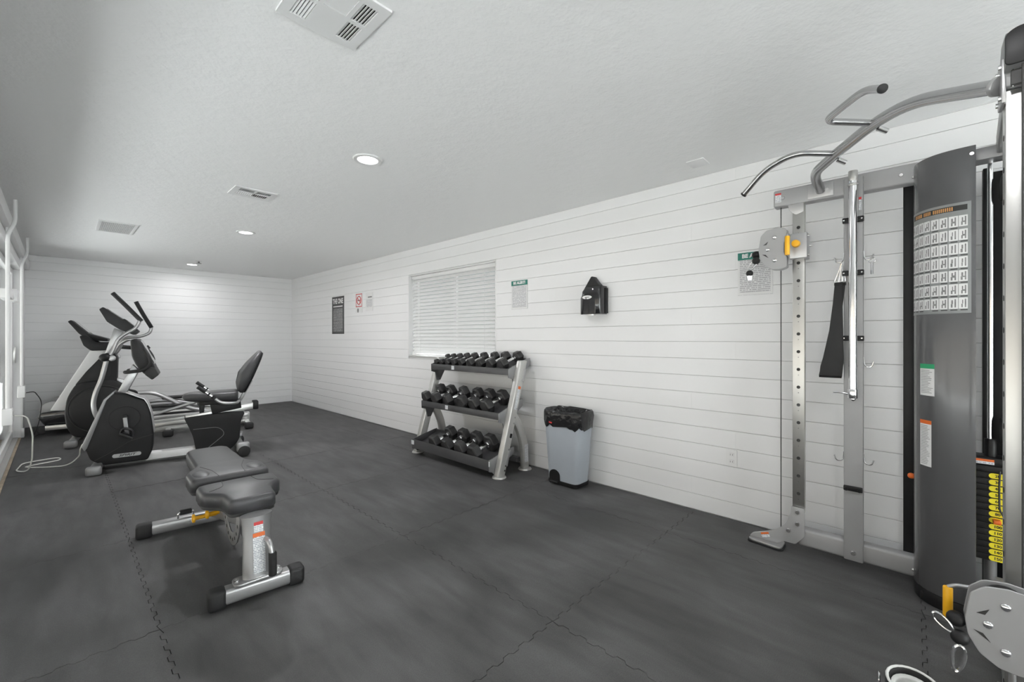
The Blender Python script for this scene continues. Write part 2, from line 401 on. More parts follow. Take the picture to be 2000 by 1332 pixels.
thr2 = struct(MB().box(XL-.02, XL+.004, DY0, DY1, -.012, .004).build('trim_4', m_tape, bevel=.001))
door = bpy.data.objects.new('door_1', None); C.objects.link(door); door['kind'] = 'structure'; door.location = (XL-.1, 3, 0)
NP = 5; pw = (DY1-DY0)/NP
for k in range(NP):
    a, c = DY0+k*pw, DY0+(k+1)*pw; xo = XL-.085-(.03 if k % 2 else 0)
    f = MB().box(xo-.02, xo+.02, a, a+.06, .012, DZ).box(xo-.02, xo+.02, c-.06, c, .012, DZ).box(xo-.02, xo+.02, a+.06, c-.06, DZ-.07, DZ).box(xo-.02, xo+.02, a+.06, c-.06, .012, .10).build('door_panel', m_white, door, bevel=.004)
    pn = MB().box(xo-.003, xo+.003, a+.055, c-.055, .095, DZ-.065).build('glass_pane', m_glass, f, smooth=0)
    h_ = MB().box(xo+.02, xo+.045, c-.05, c-.02, .95, 1.15).build('pull_handle', m_nickel, f, bevel=.004)
# outside paving so that the doorway does not open on nothing
pav = struct(MB().box(XL-14, XL-.2, YF-.13, 20, -.2, -.08).build('ground_outside', m_conc, smooth=0))

added_eave = struct(MB().box(XW+.17, XW+1.4, YF, YB+.2, ZC+.05, ZC+.15).build('added_sun_shade', m_plain, smooth=0))  # unseen overhang, added to keep direct sun off the blind
added_fence = struct(MB().box(XL-4.9, XL-4.8, -14, 20, -.1, 2.0).build('added_light_block', M('dark_light_block', (.10,.085,.07), .8, var=(4,.2)), smooth=0))  # unseen dark screen, added to cut light from the far paving
# ---- window with blind
win = bpy.data.objects.new('window_1', None); C.objects.link(win); win['kind'] = 'structure'; win.location = (XW+.12, (WY0+WY1)/2, WZ0)
b = MB(); fx0, fx1 = XW+.115, XW+.150; ym = (WY0+WY1)/2
b.box(fx0, fx1, WY0, WY0+.05, WZ0, WZ1).box(fx0, fx1, WY1-.05, WY1, WZ0, WZ1).box(fx0, fx1, WY0+.05, WY1-.05, WZ0, WZ0+.05).box(fx0, fx1, WY0+.05, WY1-.05, WZ1-.05, WZ1).box(fx0, fx1, ym-.025, ym+.025, WZ0+.05, WZ1-.05)
b.build('window_frame', m_white, win, bevel=.004)
for (a, c) in ((WY0+.05, ym-.025), (ym+.025, WY1-.05)):
    MB().box(fx0+.015, fx0+.021, a, c, WZ0+.05, WZ1-.05).build('glass_pane', m_glass, win, smooth=0)
b = MB(); tk = .012
b.box(XW-.003, XW+.114, WY0+.0005, WY0+tk, WZ0+.0005, WZ1-.0005).box(XW-.003, XW+.114, WY1-tk, WY1-.0005, WZ0+.0005, WZ1-.0005).box(XW-.003, XW+.114, WY0+tk, WY1-tk, WZ1-tk, WZ1-.0005).box(XW-.006, XW+.114, WY0+tk, WY1-tk, WZ0+.0005, WZ0+tk)
b.build('window_reveal', m_white, win, bevel=.002)
bl = thing('window_blind', 'white horizontal slat blind closed over the window above the dumbbell rack', 'blind', (XW+.065, ym, WZ0))
MB().box(XW+.04, XW+.09, WY0+.015, WY1-.015, WZ1-.055, WZ1-.013).build('headrail', m_white, bl, bevel=.004)
NS = 22; sp_ = (WZ1-.058-WZ0-.04)/NS
slat_me = None
for k in range(NS):
    z = WZ1-.058-sp_*(k+.5)
    if slat_me is None:
        R = []; ta = math.radians(46)
        prof = []
        for i in range(7):
            t = -1+2*i/6; prof.append((t*.0275, .008*(1-t*t)))
        prof2 = [(p[0], p[1]-.0022) for p in prof[::-1]]
        pp = [(math.cos(ta)*a+math.sin(ta)*q, -math.sin(ta)*(-a)+math.cos(ta)*q) for a, q in prof+prof2]
        sl = LB().prism([(p[0], p[1]) for p in pp], -(WY1-WY0)/2+.016, (WY1-WY0)/2-.016, 'y').build('slat', m_slat, bl, smooth=50)
        slat_me = sl.data
    else:
        sl = bpy.data.objects.new('slat', slat_me); C.objects.link(sl); sl.parent = bl
    sl.location = (0, 0, z-WZ0)
MB().box(XW+.045, XW+.085, WY0+.016, WY1-.016, WZ0+.016, WZ0+.036).build('bottom_rail', m_slat, bl, bevel=.004)
for y in (WY0+.22, WY1-.22):
    MB().cyl((XW+.036, y, WZ0+.02), (XW+.036, y, WZ1-.045), .0012, seg=6).build('ladder_cord', m_white, bl)
MB().cyl((XW+.030, WY1-.06, 1.45), (XW+.030, WY1-.06, WZ1-.05), .004, seg=8).build('tilt_wand', m_white, bl)

# ------------------------------------------------------------------ ceiling fittings
def downlight(x, y, label, dim=1.0):
    t = thing('ceiling_light', label, 'ceiling light', (x, y, ZC), 0, 'recessed ceiling lights in a row')
    n = 32; R = []
    for (r, z) in ((.093, 0), (.093, -.004), (.088, -.009), (.066, -.008), (.062, -.002), (.062, 0)):
        R.append([Vector((r*math.cos(2*PI*i/n), r*math.sin(2*PI*i/n), z)) for i in range(n)])
    LB().loft(R, cap=False).build('trim_ring', m_white, t)
    LB().cyl((0,0,-.001), (0,0,-.0045), .063, seg=32).build('lens', m_lens, t)
    ld = bpy.data.lights.new('lamp_disc', 'AREA'); ld.shape = 'DISK'; ld.size = .12; ld.energy = LAMP_W*dim; ld.color = (.995, .99, 1); ld.spread = math.radians(170)
    lo = bpy.data.objects.new('lamp_disc', ld); C.objects.link(lo); lo.parent = t; lo.location = (0, 0, -.012)
downlight(1.40, 2.63, 'lit round recessed ceiling light nearest the camera, above the middle of the floor', .85)
downlight(1.43, 5.43, 'lit round recessed ceiling light, middle one of the row of three', 1.6)
downlight(1.46, 8.40, 'lit round recessed ceiling light close to the back wall', .5)
downlight(1.38, -.17, 'round recessed ceiling light above and behind the camera', .45)
downlight(1.38, -2.2, 'round recessed ceiling light by the wall behind the camera', .45)

def vent_frame(x0, x1, y0, y1, label, name='ceiling_vent'):
    t = thing(name, label, 'vent', ((x0+x1)/2, (y0+y1)/2, ZC)); return t
# large square register
t = vent_frame(.534, .826, 1.373, 1.67, 'large square white slotted air register on the ceiling nearest the camera')
z0, z1 = ZC-.008, ZC
fr = MB(); X = [.534, .568, .622, .637, .719, .735, .792, .826]; Y = [1.373, 1.408, 1.512, 1.531, 1.636, 1.67]
# face plate as strips around the slot groups
fr.box(.534, .568, 1.373, 1.67, z0, z1).box(.792, .826, 1.373, 1.67, z0, z1).box(.568, .792, 1.373, 1.408, z0, z1).box(.568, .792, 1.636, 1.67, z0, z1)
fr.box(.622, .637, 1.408, 1.636, z0, z1).box(.719, .735, 1.408, 1.636, z0, z1).box(.637, .719, 1.512, 1.636, z0, z1).box(.568, .622, 1.512, 1.531, z0, z1).box(.735, .792, 1.512, 1.531, z0, z1)
fr.build('face_plate', m_white, t, bevel=.0)
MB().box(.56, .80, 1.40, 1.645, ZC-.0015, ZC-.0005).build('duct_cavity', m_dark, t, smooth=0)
for (ax0, ax1) in ((.568, .622), (.735, .792)):
    for (ay0, ay1) in ((1.408, 1.512), (1.531, 1.636)):
        for k in range(5):
            xa = ax0+(ax1-ax0)*(k+.5)/5; sg = 1 if ax0 < .6 else -1
            MB().bar((xa, ay0, ZC-.005), (xa, ay1, ZC-.005), .0085, .0012, up=(sg*.45, 0, 1)).build('louver', m_white, t, smooth=0)
for k in range(9):
    ya = 1.408+(1.512-1.408)*(k+.5)/9
    MB().bar((.637, ya, ZC-.005), (.719, ya, ZC-.005), .0085, .0012, up=(0, .5, 1)).build('louver', m_white, t, smooth=0)
# rectangular register
t = vent_frame(.935, 1.242, 3.80, 4.05, 'rectangular white slotted ceiling register between the two nearer lights')
fr = MB().box(.935, .975, 3.80, 4.05, z0, z1).box(1.202, 1.242, 3.80, 4.05, z0, z1).box(.975, 1.202, 3.80, 3.835, z0, z1).box(.975, 1.202, 4.0, 4.05, z0, z1).box(1.08, 1.097, 3.835, 3.925, z0, z1).box(.975, 1.202, 3.91, 3.925, z0, z1)
fr.build('face_plate', m_white, t)
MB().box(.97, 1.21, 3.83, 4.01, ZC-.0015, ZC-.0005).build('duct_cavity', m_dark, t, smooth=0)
for (ax0, ax1) in ((.975, 1.08), (1.097, 1.202)):
    for k in range(4):
        ya = 3.838+(3.908-3.838)*(k+.5)/4
        MB().bar((ax0, ya, ZC-.005), (ax1, ya, ZC-.005), .012, .0012, up=(0, -.5, 1)).build('louver', m_white, t, smooth=0)
for k in range(16):
    xa = .975+(1.202-.975)*(k+.5)/16; sg = 1 if k < 8 else -1
    MB().bar((xa, 3.925, ZC-.005), (xa, 4.0, ZC-.005), .0095, .0012, up=(sg*.6, 0, 1)).build('louver', m_white, t, smooth=0)
# egg-crate grille
t = vent_frame(.27, .575, 5.90, 6.50, 'white framed egg-crate return grille on the ceiling near the treadmill')
MB().box(.27, .30, 5.90, 6.50, z0, z1).box(.545, .575, 5.90, 6.50, z0, z1).box(.30, .545, 5.90, 5.93, z0, z1).box(.30, .545, 6.47, 6.50, z0, z1).build('frame', m_white, t, bevel=.002)
MB().box(.298, .547, 5.928, 6.472, ZC-.0015, ZC-.0005).build('filter_backing', m_brown, t, smooth=0)
for k in range(12):
    ya = 5.93+.54*(k+.5)/12; MB().bar((.30, ya, ZC-.005), (.545, ya, ZC-.005), .002, .006).build('grille_bar', m_white, t, smooth=0)
for k in range(17):
    xa = .30+.245*(k+.5)/17; MB().bar((xa, 5.93, ZC-.004), (xa, 6.47, ZC-.004), .0016, .006).build('grille_bar', m_white, t, smooth=0)
t = tag(MB().box(2.885, 3.02, 1.005, 1.115, ZC-.006, ZC).build('blank_cover_plate', m_plain, bevel=.002), 'blank white cover plate on the ceiling beside the right wall', 'cover plate')
t = thing('sprinkler_head', 'small dark sprinkler head on the ceiling beside the light at the back wall', 'sprinkler', (1.47, 7.98, ZC))
MB().cyl((1.47,7.98,ZC), (1.47,7.98,ZC-.006), .04, seg=18).build('escutcheon', m_white, t); MB().cyl((1.47,7.98,ZC-.006), (1.47,7.98,ZC-.035), .012, seg=10).cyl((1.47,7.98,ZC-.033), (1.47,7.98,ZC-.037), .035, seg=14).build('deflector', m_grey, t)

# ------------------------------------------------------------------ left wall conduits, sockets
def conduit(y, zt, zb, label):
    t = thing('wall_conduit', label, 'conduit', (XL+.03, y, zb))
    MB().tube(fillet([(XL+.035, y, zb), (XL+.035, y, 2.14), (XL+.075, y+.03, 2.24), (XL+.075, y+.03, zt)], .06), .014, 10).build('pipe', m_white, t)
    MB().tube([(XL+.028, y+.05, zb+.2), (XL+.028, y+.05, 2.2)], .008, 8).build('thin_pipe', m_white, t)
    bx = MB().box(XL+.002, XL+.062, y-.045, y+.075, zb-.13, zb+.005).build('socket_box', m_white, t, bevel=.006)
    for k in (0, 1): MB().box(XL+.062, XL+.065, y-.0, y+.035, zb-.105+k*.05, zb-.07+k*.05).build('socket', m_nickel, bx, bevel=.001)
conduit(7.55, ZC-.002, .70, 'white surface conduit with a socket box by the back corner of the glazed wall')
conduit(5.55, ZC-.002, .66, 'white surface conduit with a socket box at the left edge of the picture')
t = thing('door_latch_block', 'white latch block across the glazed door frame at the left edge', 'latch', (XL+.03, 5.7, 1.6))
MB().box(XL-.02, XL+.055, 5.58, 6.1, 1.60, 1.68).build('latch_body', m_white, t, bevel=.006); MB().box(XL+.03, XL+.075, 5.85, 6.1, 1.59, 1.70).build('strike', m_white, t, bevel=.005)

# ------------------------------------------------------------------ wall signs and fittings
def on_wall(y, z, d=.0): return basis((XW-d, y, z), (-1, 0, 0))
def alert_sign(y0, y1, z0, z1, label):
    w, h = y1-y0, z1-z0; cy, cz = (y0+y1)/2, (z0+z1)/2
    t = thing('safety_sign', label, 'sign', (XW, cy, cz), 0, 'green headed safety notices')
    m = on_wall(cy, cz)
    p = plate('panel', w, h, m_print, m, t, .003)
    hd = plate('header_band', w, h*.17, m_green, off(m, 0, h*.415, .003), t, .0008)
    text('lettering', 'BE ALERT!', h*.125, m_paper, off(m, 0, h*.415, .004), t, bold=.002, sx=.98*w/(h*.73))
    # margins left free of print
    plate('margin', w*.06, h*.80, m_paper, off(m, -w*.47, -h*.09, .003), t, .0004); plate('margin', w*.06, h*.80, m_paper, off(m, w*.47, -h*.09, .003), t, .0004)
    plate('margin', w*.88, h*.05, m_paper, off(m, 0, -h*.465, .003), t, .0004)
alert_sign(2.81, 3.03, 1.555, 1.845, 'white notice with green BE ALERT header between the window and the dispenser')
alert_sign(.675, .885, 1.55, 1.84, 'white notice with green BE ALERT header behind the cable machine pulley')
cy, cz, w, h = 7.03, 1.645, .44, .625
t = thing('rules_poster', 'tall charcoal poster headed THE ONE in white letters', 'poster', (XW, cy, cz)); m = on_wall(cy, cz)
plate('panel', w, h, m_poster, m, t, .004)
text('headline', 'THE ONE', .115, m_paper, off(m, 0, h*.37, .0045), t, bold=.004, sx=.78)
plate('subheading', w*.78, .018, m_paper, off(m, 0, h*.235, .004), t, .0006)
plate('small_print', w*.80, h*.62, m_print3, off(m, 0, -h*.13, .004), t, .0005)
cy, cz, w, h = 6.30, 1.81, .215, .30
t = thing('no_smoking_sign', 'small white sign with a red framed prohibition circle', 'sign', (XW, cy, cz)); m = on_wall(cy, cz)
plate('panel', w, h, m_paper, m, t, .003)
b = LB(); hw, hh = w*.46, h*.34; fr_ = .012
b.box(-hw, hw, hh-fr_, hh, 0, .0008).box(-hw, hw, -hh, -hh+fr_, 0, .0008).box(-hw, -hw+fr_, -hh, hh, 0, .0008).box(hw-fr_, hw, -hh, hh, 0, .0008)
o = b.build('red_frame', m_red, None, smooth=0); put(o, off(m, 0, h*.13, .003), t)
o = LB().tube([(.062*math.cos(a*PI/12), .062*math.sin(a*PI/12), 0) for a in range(24)], .007, 6, closed=True).bar((-.043, .043, .0), (.043, -.043, .0), .012, .003).build('prohibition_circle', m_red, None); put(o, off(m, .0, h*.13, .003), t)
o = LB().box(-.04, .04, -.007, .007, 0, .001).build('cigarette', m_ink, None, smooth=0); put(o, off(m, 0, h*.13, .003), t)
plate('emblem', .05, .06, m_inkg, off(m, -.03, -h*.39, .003), t, .0006, outline=circ(0, 0, .026, .034, 16))
t = thing('paper_notice', 'plain pale notice sheet to the right of the red prohibition sign', 'notice', (XW, 5.98, 1.81)); m = on_wall(5.98, 1.81)
plate('sheet', .215, .28, m_paper, m, t, .002); plate('heading', .12, .02, m_inkg, off(m, .02, .07, .002), t, .0005)
plate('print', .17, .12, m_print, off(m, 0, -.02, .002), t, .0004)
t = thing('wall_socket', 'white double power outlet low on the right wall beside the cable machine', 'outlet', (XW, .925, .42)); m = on_wall(.925, .425)
plate('cover_plate', .072, .115, m_white, m, t, .006, outline=rpoly([(-.036,-.0575),(.036,-.0575),(.036,.0575),(-.036,.0575)], .006))
for s in (-1, 1):
    q = plate('receptacle', .034, .034, m_paper, off(m, 0, s*.024, .006), t, .002, outline=rpoly([(-.017,-.014),(.017,-.014),(.017,.014),(-.017,.014)], .008))
    o = LB().box(-.008, -.006, -.006, .005, 0, .0005).box(.006, .008, -.006, .005, 0, .0005).build('slot', m_ink, None, smooth=0); o.parent = q; o.location = (0, 0, .002)
# wipes dispenser
t = thing('wipes_dispenser', 'gloss black wipes dispenser mounted on the right wall', 'dispenser', (XW, 2.0, 1.45))
prof = rpoly([(3.205, 1.905), (3.10, 1.905), (3.075, 1.95), (3.07, 2.06), (3.10, 2.115), (3.205, 2.115)], [.01, .03, .05, .05, .04, .01])
b = MB(); rings = []
for z, s in ((1.462, .96), (1.468, 1.0), (1.60, 1.0), (1.655, .985), (1.69, .95), (1.70, .92)):
    ring = []
    for (x, y) in prof:
        yy = y
        if z > 1.6: yy = min(y, 2.115-(z-1.6)*.75)
        ring.append((3.205-(3.205-x)*s, yy, z))
    rings.append(ring)
b.loft(rings).build('body', m_gloss, t)
MB().prism(rpoly([(1.93, 1.69), (2.10, 1.69), (2.055, 1.755), (2.03, 1.79), (2.015, 1.79), (1.985, 1.75)], .012), 3.15, XW-.001, 'x').build('back_cover', m_black, t, bevel=.008)
MB().box(3.165, XW-.001, 1.898, 1.908, 1.47, 1.685).build('hinge_side', m_black, t, bevel=.003)
mlog = basis((3.0735, 2.022, 1.605), (-1, -.0, 0))
plate('badge', .1, .04, m_paper, mlog, t, .002, outline=circ(0, 0, .047, .0155, 24))
plate('badge_print', .04, .008, m_inkg, off(mlog, 0, 0, .002), t, .0004)
MB().cyl((3.12, 2.01, 1.462), (3.12, 2.01, 1.452), .035, seg=18).build('nozzle', m_nickel, t)

# ------------------------------------------------------------------ bin
def rrect(cx, cy, hx, hy, r, z, n=5):
    return [(p[0], p[1], z) for p in rpoly([(cx-hx, cy-hy), (cx+hx, cy-hy), (cx+hx, cy+hy), (cx-hx, cy+hy)], r, n)]
bx, by = 3.045, 2.195
t = thing('pedal_bin', 'grey plastic pedal bin lined with a black bag', 'bin', (bx, by, 0))
R = [rrect(bx, by, .100, .155, .05, .035), rrect(bx, by, .128, .195, .075, .60)]
R += [rrect(bx, by, .122, .189, .072, .60), rrect(bx, by, .095, .150, .05, .05)]
MB().loft(R).build('body', m_bin, t, smooth=50)
MB().loft([rrect(bx, by, .100, .153, .05, 0), rrect(bx, by, .104, .159, .05, .005), rrect(bx, by, .105, .160, .05, .034)]).build('base_ring', m_black, t)
# pedal recess: arched dark niche with a pedal
pm = basis((bx-.0985, by+.070, .0), (-1, 0, -.05))
arch = [(-.055, .002), (.055, .002)]+[(.055*math.cos(a*PI/10), .075+.05*math.sin(a*PI/10)) for a in range(11)]
o = plate('pedal_recess', .1, .1, m_black, off(pm, 0, .0, .0), t, .006, outline=arch)
MB().box(bx-.130, bx-.095, by+.030, by+.110, .018, .034).build('pedal', m_rub, t, bevel=.006)
# liner bag draped over the rim, crumpled
b = MB(); rings = []; base = rpoly([(-1, -1), (1, -1), (1, 1), (-1, 1)], .62, 8); n = len(base)
def ringz(hx, hy, z, amp, zamp, ph):
    out = []
    for i, (u, v) in enumerate(base):
        k = 1+amp*math.sin(i*2.1+ph)+amp*.7*math.sin(i*5.3+ph*2)
        out.append((bx+u*hx*k, by+v*hy*k, z+zamp*(math.sin(i*1.3+ph)+.6*math.sin(i*3.7+ph))))
    return out
for (hx, hy, z, am, za, ph) in ((.130, .198, .495, .012, .012, 1), (.135, .204, .54, .02, .002, 2), (.137, .206, .60, .015, .002, 3), (.136, .205, .632, .008, .003, 4), (.128, .196, .640, .008, .003, 4), (.118, .184, .625, .02, .003, 5), (.108, .172, .54, .05, .003, 6), (.09, .15, .42, .10, .004, 7), (.06, .11, .36, .15, .004, 8)):
    rings.append(ringz(hx, hy, z, am, za, ph))
bag = b.loft(rings, cap=False)
nb = len(bag.v); bag.add([(bx, by, .35)], []); bag.f += [(nb, nb-n+i, nb-n+(i+1) % n) for i in range(n)]; bag.mi += [0]*n
bag.build('bin_liner', m_bag, t, smooth=60)
MB().bar((bx-.139, by+.105, .535), (bx-.1385, by+.075, .53), .004, .012).build('tie_tag', m_red, t, bevel=.001)


# ------------------------------------------------------------------ dumbbell rack
RY0, RY1 = 2.70, 4.03
rack = thing('dumbbell_rack', 'three-tier silver and charcoal dumbbell rack under the window', 'rack', (2.88, 3.36, 0))
def band(path, w):
    P = [Vector((a, q)) for a, q in path]; L, Rr = [], []
    for i in range(len(P)):
        d = (P[min(i+1, len(P)-1)]-P[max(i-1, 0)]).normalized(); nrm = Vector((-d.y, d.x))
        L.append(P[i]+nrm*w/2); Rr.append(P[i]-nrm*w/2)
    return [(p.x, p.y) for p in L+Rr[::-1]]
for (ya, yb, side) in ((RY0, RY0+.06, 'near'), (RY1-.06, RY1, 'far')):
    po = MB().prism([(2.68, .012), (2.775, .012), (3.085, 1.045), (2.992, 1.045)], ya, yb, 'y').build('front_post', m_frame, rack, bevel=.012, bseg=3)
    crv = [(p.x, p.y) for p in fillet([(2.885, .56, 0), (2.96, .47, 0), (3.055, .28, 0), (3.075, .012, 0)], .14, 7)]
    rl = MB().prism(band(crv, .082), ya+.006, yb-.006, 'y').build('rear_leg', m_frame, rack, bevel=.010)
    for x in (2.727, 3.078):
        MB().cyl((x, (ya+yb)/2, 0), (x, (ya+yb)/2, .013), .066, .06, seg=24).build('foot_pad', m_frame, rack, bevel=.002)
    if side == 'near':
        for (z, hh) in ((.17, .15), (.90, .12)):
            x = 2.727+.302*z
            sl_ = Vector((.302, 0, 1)).normalized()
            c0 = Vector((x+.012, ya-.001, z-hh/2)); MB().bar(c0, c0+sl_*hh, .028, .003, up=(0, -1, 0)).build('slot_plate', m_silver, rack, bevel=.001)
        for z in (.06, .10, .24, .47, .52, .60, .86, .96):
            x = 2.727+.302*z+.02
            MB().cyl((x, ya+.001, z), (x, ya-.005, z), .009, .008, seg=12).build('bolt', m_bolt, rack)
        ml = basis((2.727+.302*.70, ya-.0005, .70), (0, -1, 0), (.29, 0, 1))
        s_ = label_sticker(rack, 'warning_label', .034, .22, ml, m_orange, .12)
        ml = basis((3.072, ya+.005, .16), (0, -1, 0), (-.02, 0, 1)); label_sticker(rack, 'instruction_label', .05, .17, ml, None)
        ml = basis((2.727+.302*.36+.015, ya-.0005, .36), (0, -1, 0), (.29, 0, 1)); plate('emblem', .028, .04, m_black, ml, rack, .001, outline=rpoly([(-.014,-.02),(.014,-.02),(.014,.02),(-.014,.02)], .006))
SL = .37
def tray(x0, z0, depth, lip, name='tray'):
    """folded sheet tray: x0,z0 front edge of the base"""
    x1 = x0+depth; z1 = z0+SL*depth; th = .006
    prof = [(x0-.006, z0-.012), (x0-.006, z0+lip), (x0, z0+lip), (x0+.001, z0+.002), (x1, z1), (x1-.004, z1+.03), (x1+.003, z1+.03), (x1+.007, z1-.008), (x0+.01, z0-.012)]
    tr = MB().prism(prof, RY0+.064, RY1-.064, 'y').build(name, m_tray, rack, bevel=.0015)
    for (ya, yb) in ((RY0+.058, RY0+.070), (RY1-.070, RY1-.058)):
        pts = [(x0-.004, z0+lip-.004), (x0-.002, z0-.035), (x0+.05, z0-.05), (x0+.075, z0-.14), (x0+.12, z0-.14), (x0+.20, z0+.0), (x1+.01, z1-.03), (x1+.012, z1+.035), (x1-.03, z1+.03)]
        if z0 < .2: pts = [(x0-.004, z0+lip-.004), (x0+.0, z0-.02), (x0+.045, z0-.035), (x0+.06, .03), (x0+.15, .03), (x0+.2, z0+.03), (x1+.01, z1-.03), (x1+.012, z1+.035), (x1-.03, z1+.03)]
        MB().prism(pts, ya, yb, 'y').build('end_bracket', m_tray if ya > 3 else m_grey, tr, bevel=.002)
    return tr
T1 = (2.885, .922, .29, .05); T2 = (2.755, .522, .315, .05); T3 = (2.632, .083, .315, .085)
trays = [tray(*T1), tray(*T2), tray(*T3)]
for (tx, tz, y) in ((T1[0], T1[1]+.022, 3.58), (T2[0], T2[1]+.022, 3.52)):
    plate('brand_badge', .045, .04, m_print2, basis((tx-.0065, y, tz), (-1, 0, 0)), rack, .001)
for y in (RY0+.075, RY1-.03):
    plate('end_badge', .05, .045, m_print2, basis((T3[0]-.0065 if y > 3 else T3[0]-.003, y+(.0 if y < 3 else -.05), T3[1]+.05), (-1, -.0, 0)), rack, .001)
MB().box(2.99, 3.05, RY0+.06, RY1-.06, .075, .12).build('rear_crossbar', m_tray, rack, bevel=.004)

def dumbbell(R, hl, gap, x, y, z, yaw, label, group, roll=0):
    """origin under the middle of the handle on the tray plane"""
    t = bpy.data.objects.new('hex_dumbbell', None); t.empty_display_size = .05; C.objects.link(t)
    mx = Matrix.Translation((x, y, z)) @ Matrix.Rotation(yaw, 4, 'Z') @ Matrix.Rotation(-math.atan(SL), 4, 'Y')
    t.location = (x, y, z); t.rotation_euler = mx.to_euler()
    tag(t, label, 'dumbbell', group)
    cz = R*math.cos(PI/6)+.0015
    r0 = max(.012, R*.26)
    b = LB(); seg = []
    hg = gap/2
    for k in range(9):
        s = -1+2*k/8; seg.append((s*(hg+.004), r0*(.80+.28*(1-s*s))))
    b.tube([(a, 0, cz) for a, _ in seg], [q for _, q in seg], 12)
    b.build('handle', m_chrome, t)
    for sg in (-1, 1):
        b = LB(); rings = []
        for (d, k) in ((0, .84), (hl*.13, 1.0), (hl*.86, 1.0), (hl, .84)):
            xx = sg*(hg+d); rings.append([(xx, R*k*math.cos(i*PI/3+roll), cz+R*k*math.sin(i*PI/3+roll)) for i in range(6)])
        h_ = b.loft(rings).build('head', m_hex, t, bevel=R*.03, bseg=1, smooth=0, ang=12)
        LB().cyl((sg*(hg+hl-.001), 0, cz), (sg*(hg+hl+.0006), 0, cz), R*.52, seg=18).build('end_face', m_hexpr, h_)
    for sg in (-1, 1):
        LB().cyl((sg*(hg-.012), 0, cz), (sg*hg, 0, cz), r0*1.25, seg=14).build('collar', m_chrome, t)
    return t
ORD = ['first', 'second', 'third', 'fourth', 'fifth', 'sixth', 'seventh', 'eighth', 'ninth']
tops = [3.945, 3.845, 3.74, 3.625, 3.505, 3.36, 3.205, 3.055, 2.89]
for i, y in enumerate(tops):
    R = .040+.0024*i; hl = .046+.0032*i; gap = .105+.002*i
    xc = 2.895+.03+ (hl+gap/2)*.95 + .02
    lb = f'black rubber hex dumbbell, {ORD[i]} from the far left end of the top rack tier'
    if i == 0: lb = 'smallest black hex dumbbell, at the far left end of the top rack tier'
    if i == 8: lb = 'black hex dumbbell at the near right end of the top rack tier'
    dumbbell(R, hl, gap, xc, y, T1[1]+.002+SL*(xc-T1[0]), -math.radians(10), lb, 'dumbbells on the top tier')
mids = [3.90, 3.725, 3.515, 3.285, 3.11, 2.935]
for i, y in enumerate(mids):
    R = .076+.0010*i; hl = .076+.001*i; gap = .118; xc = T2[0]+.020+(hl+gap/2)*.95
    lb = f'black rubber hex dumbbell, {ORD[i]} from the left end of the middle rack tier'
    if i == 5: lb = 'black hex dumbbell at the near right end of the middle rack tier'
    dumbbell(R, hl, gap, xc, y, T2[1]+.002+SL*(xc-T2[0]), -math.radians(9 if i != 2 else 16), lb, 'dumbbells on the middle tier', roll=0 if i != 2 else 0)
bots = [3.60, 3.385, 3.18, 2.985]
for i, y in enumerate(bots):
    R = .084+.002*i; hl = .082; gap = .122; xc = T3[0]+.030+(hl+gap/2)*.95
    lb = ['large black hex dumbbell set apart at the left of the bottom rack tier', 'large black hex dumbbell, second from the left on the bottom rack tier', 'large black hex dumbbell, third from the left on the bottom rack tier', 'largest black hex dumbbell, near right end of the bottom rack tier'][i]
    dumbbell(R, hl, gap, xc, y, T3[1]+.002+SL*(xc-T3[0]), -math.radians(8), lb, 'dumbbells on the bottom tier')

# ------------------------------------------------------------------ cable machine
ft = thing('cable_machine', 'tall silver corner cable machine with grey shroud, weight stack and pull-up bar', 'gym machine', (2.95, 0, 0))
XA = 2.985   # room-side face of the far arm
def bolt(p, n, r=.013, par=None, h=.006, mat=None):
    p, n = Vector(p), Vector(n).normalized()
    return MB().cyl(p, p+n*h, r, r*.7, seg=14).build('bolt', mat or m_bolt, par or ft)
# far arm: top and bottom beams, post, rail
tb = MB().box(XA, XA+.07, -.02, .625, 2.05, 2.152).build('top_beam', m_plate, ft, bevel=.01, bseg=3)
for y in (.575, .38, .36, .05): bolt((XA, y, 2.10), (-1,0,0), .011, tb)
MB().box(XA-.006, XA, .33, .45, 2.062, 2.142).build('mounting_plate', m_silver, tb, bevel=.002)
label_sticker(tb, 'warning_label', .032, .055, basis((XA-.0006, .60, 2.105), (-1,0,0)), m_red, .2)
lb_ = MB().box(XA, XA+.07, -.02, .50, .04, .14).build('bottom_beam', m_plate, ft, bevel=.014, bseg=3)
mp = MB().box(XA-.018, XA+.022, .200, .284, .042, 2.135).build('centre_post', m_plate, ft, bevel=.006)
bolt((XA-.018, .243, .085), (-1,0,0), .014, mp)
label_sticker(mp, 'warning_label', .012, .07, basis((XA-.0185, .213, 1.985), (-1,0,0)), m_red, .2)
rail = MB().box(XA+.002, XA+.042, .467, .527, .23, 2.056).build('guide_rail', m_steel, ft, bevel=.003)
for k in range(18):
    z = 1.805-.1045*k+.1045
    if .28 < z < 2.0:
        MB().cyl((XA+.0025, .497, z), (XA+.0012, .497, z), .0095, seg=12).build('pin_hole', m_ink, rail)
        MB().cyl((XA+.0025, .497, z-.033), (XA+.0015, .497, z-.033), .003, seg=8).build('number_mark', m_inkg, rail)
MB().prism(rpoly([(.47, 2.056), (.55, 2.056), (.545, 2.02), (.51, 1.985), (.47, 2.0)], .01), XA+.0, XA+.045, 'x').build('rail_bracket', m_silver, ft, bevel=.004)
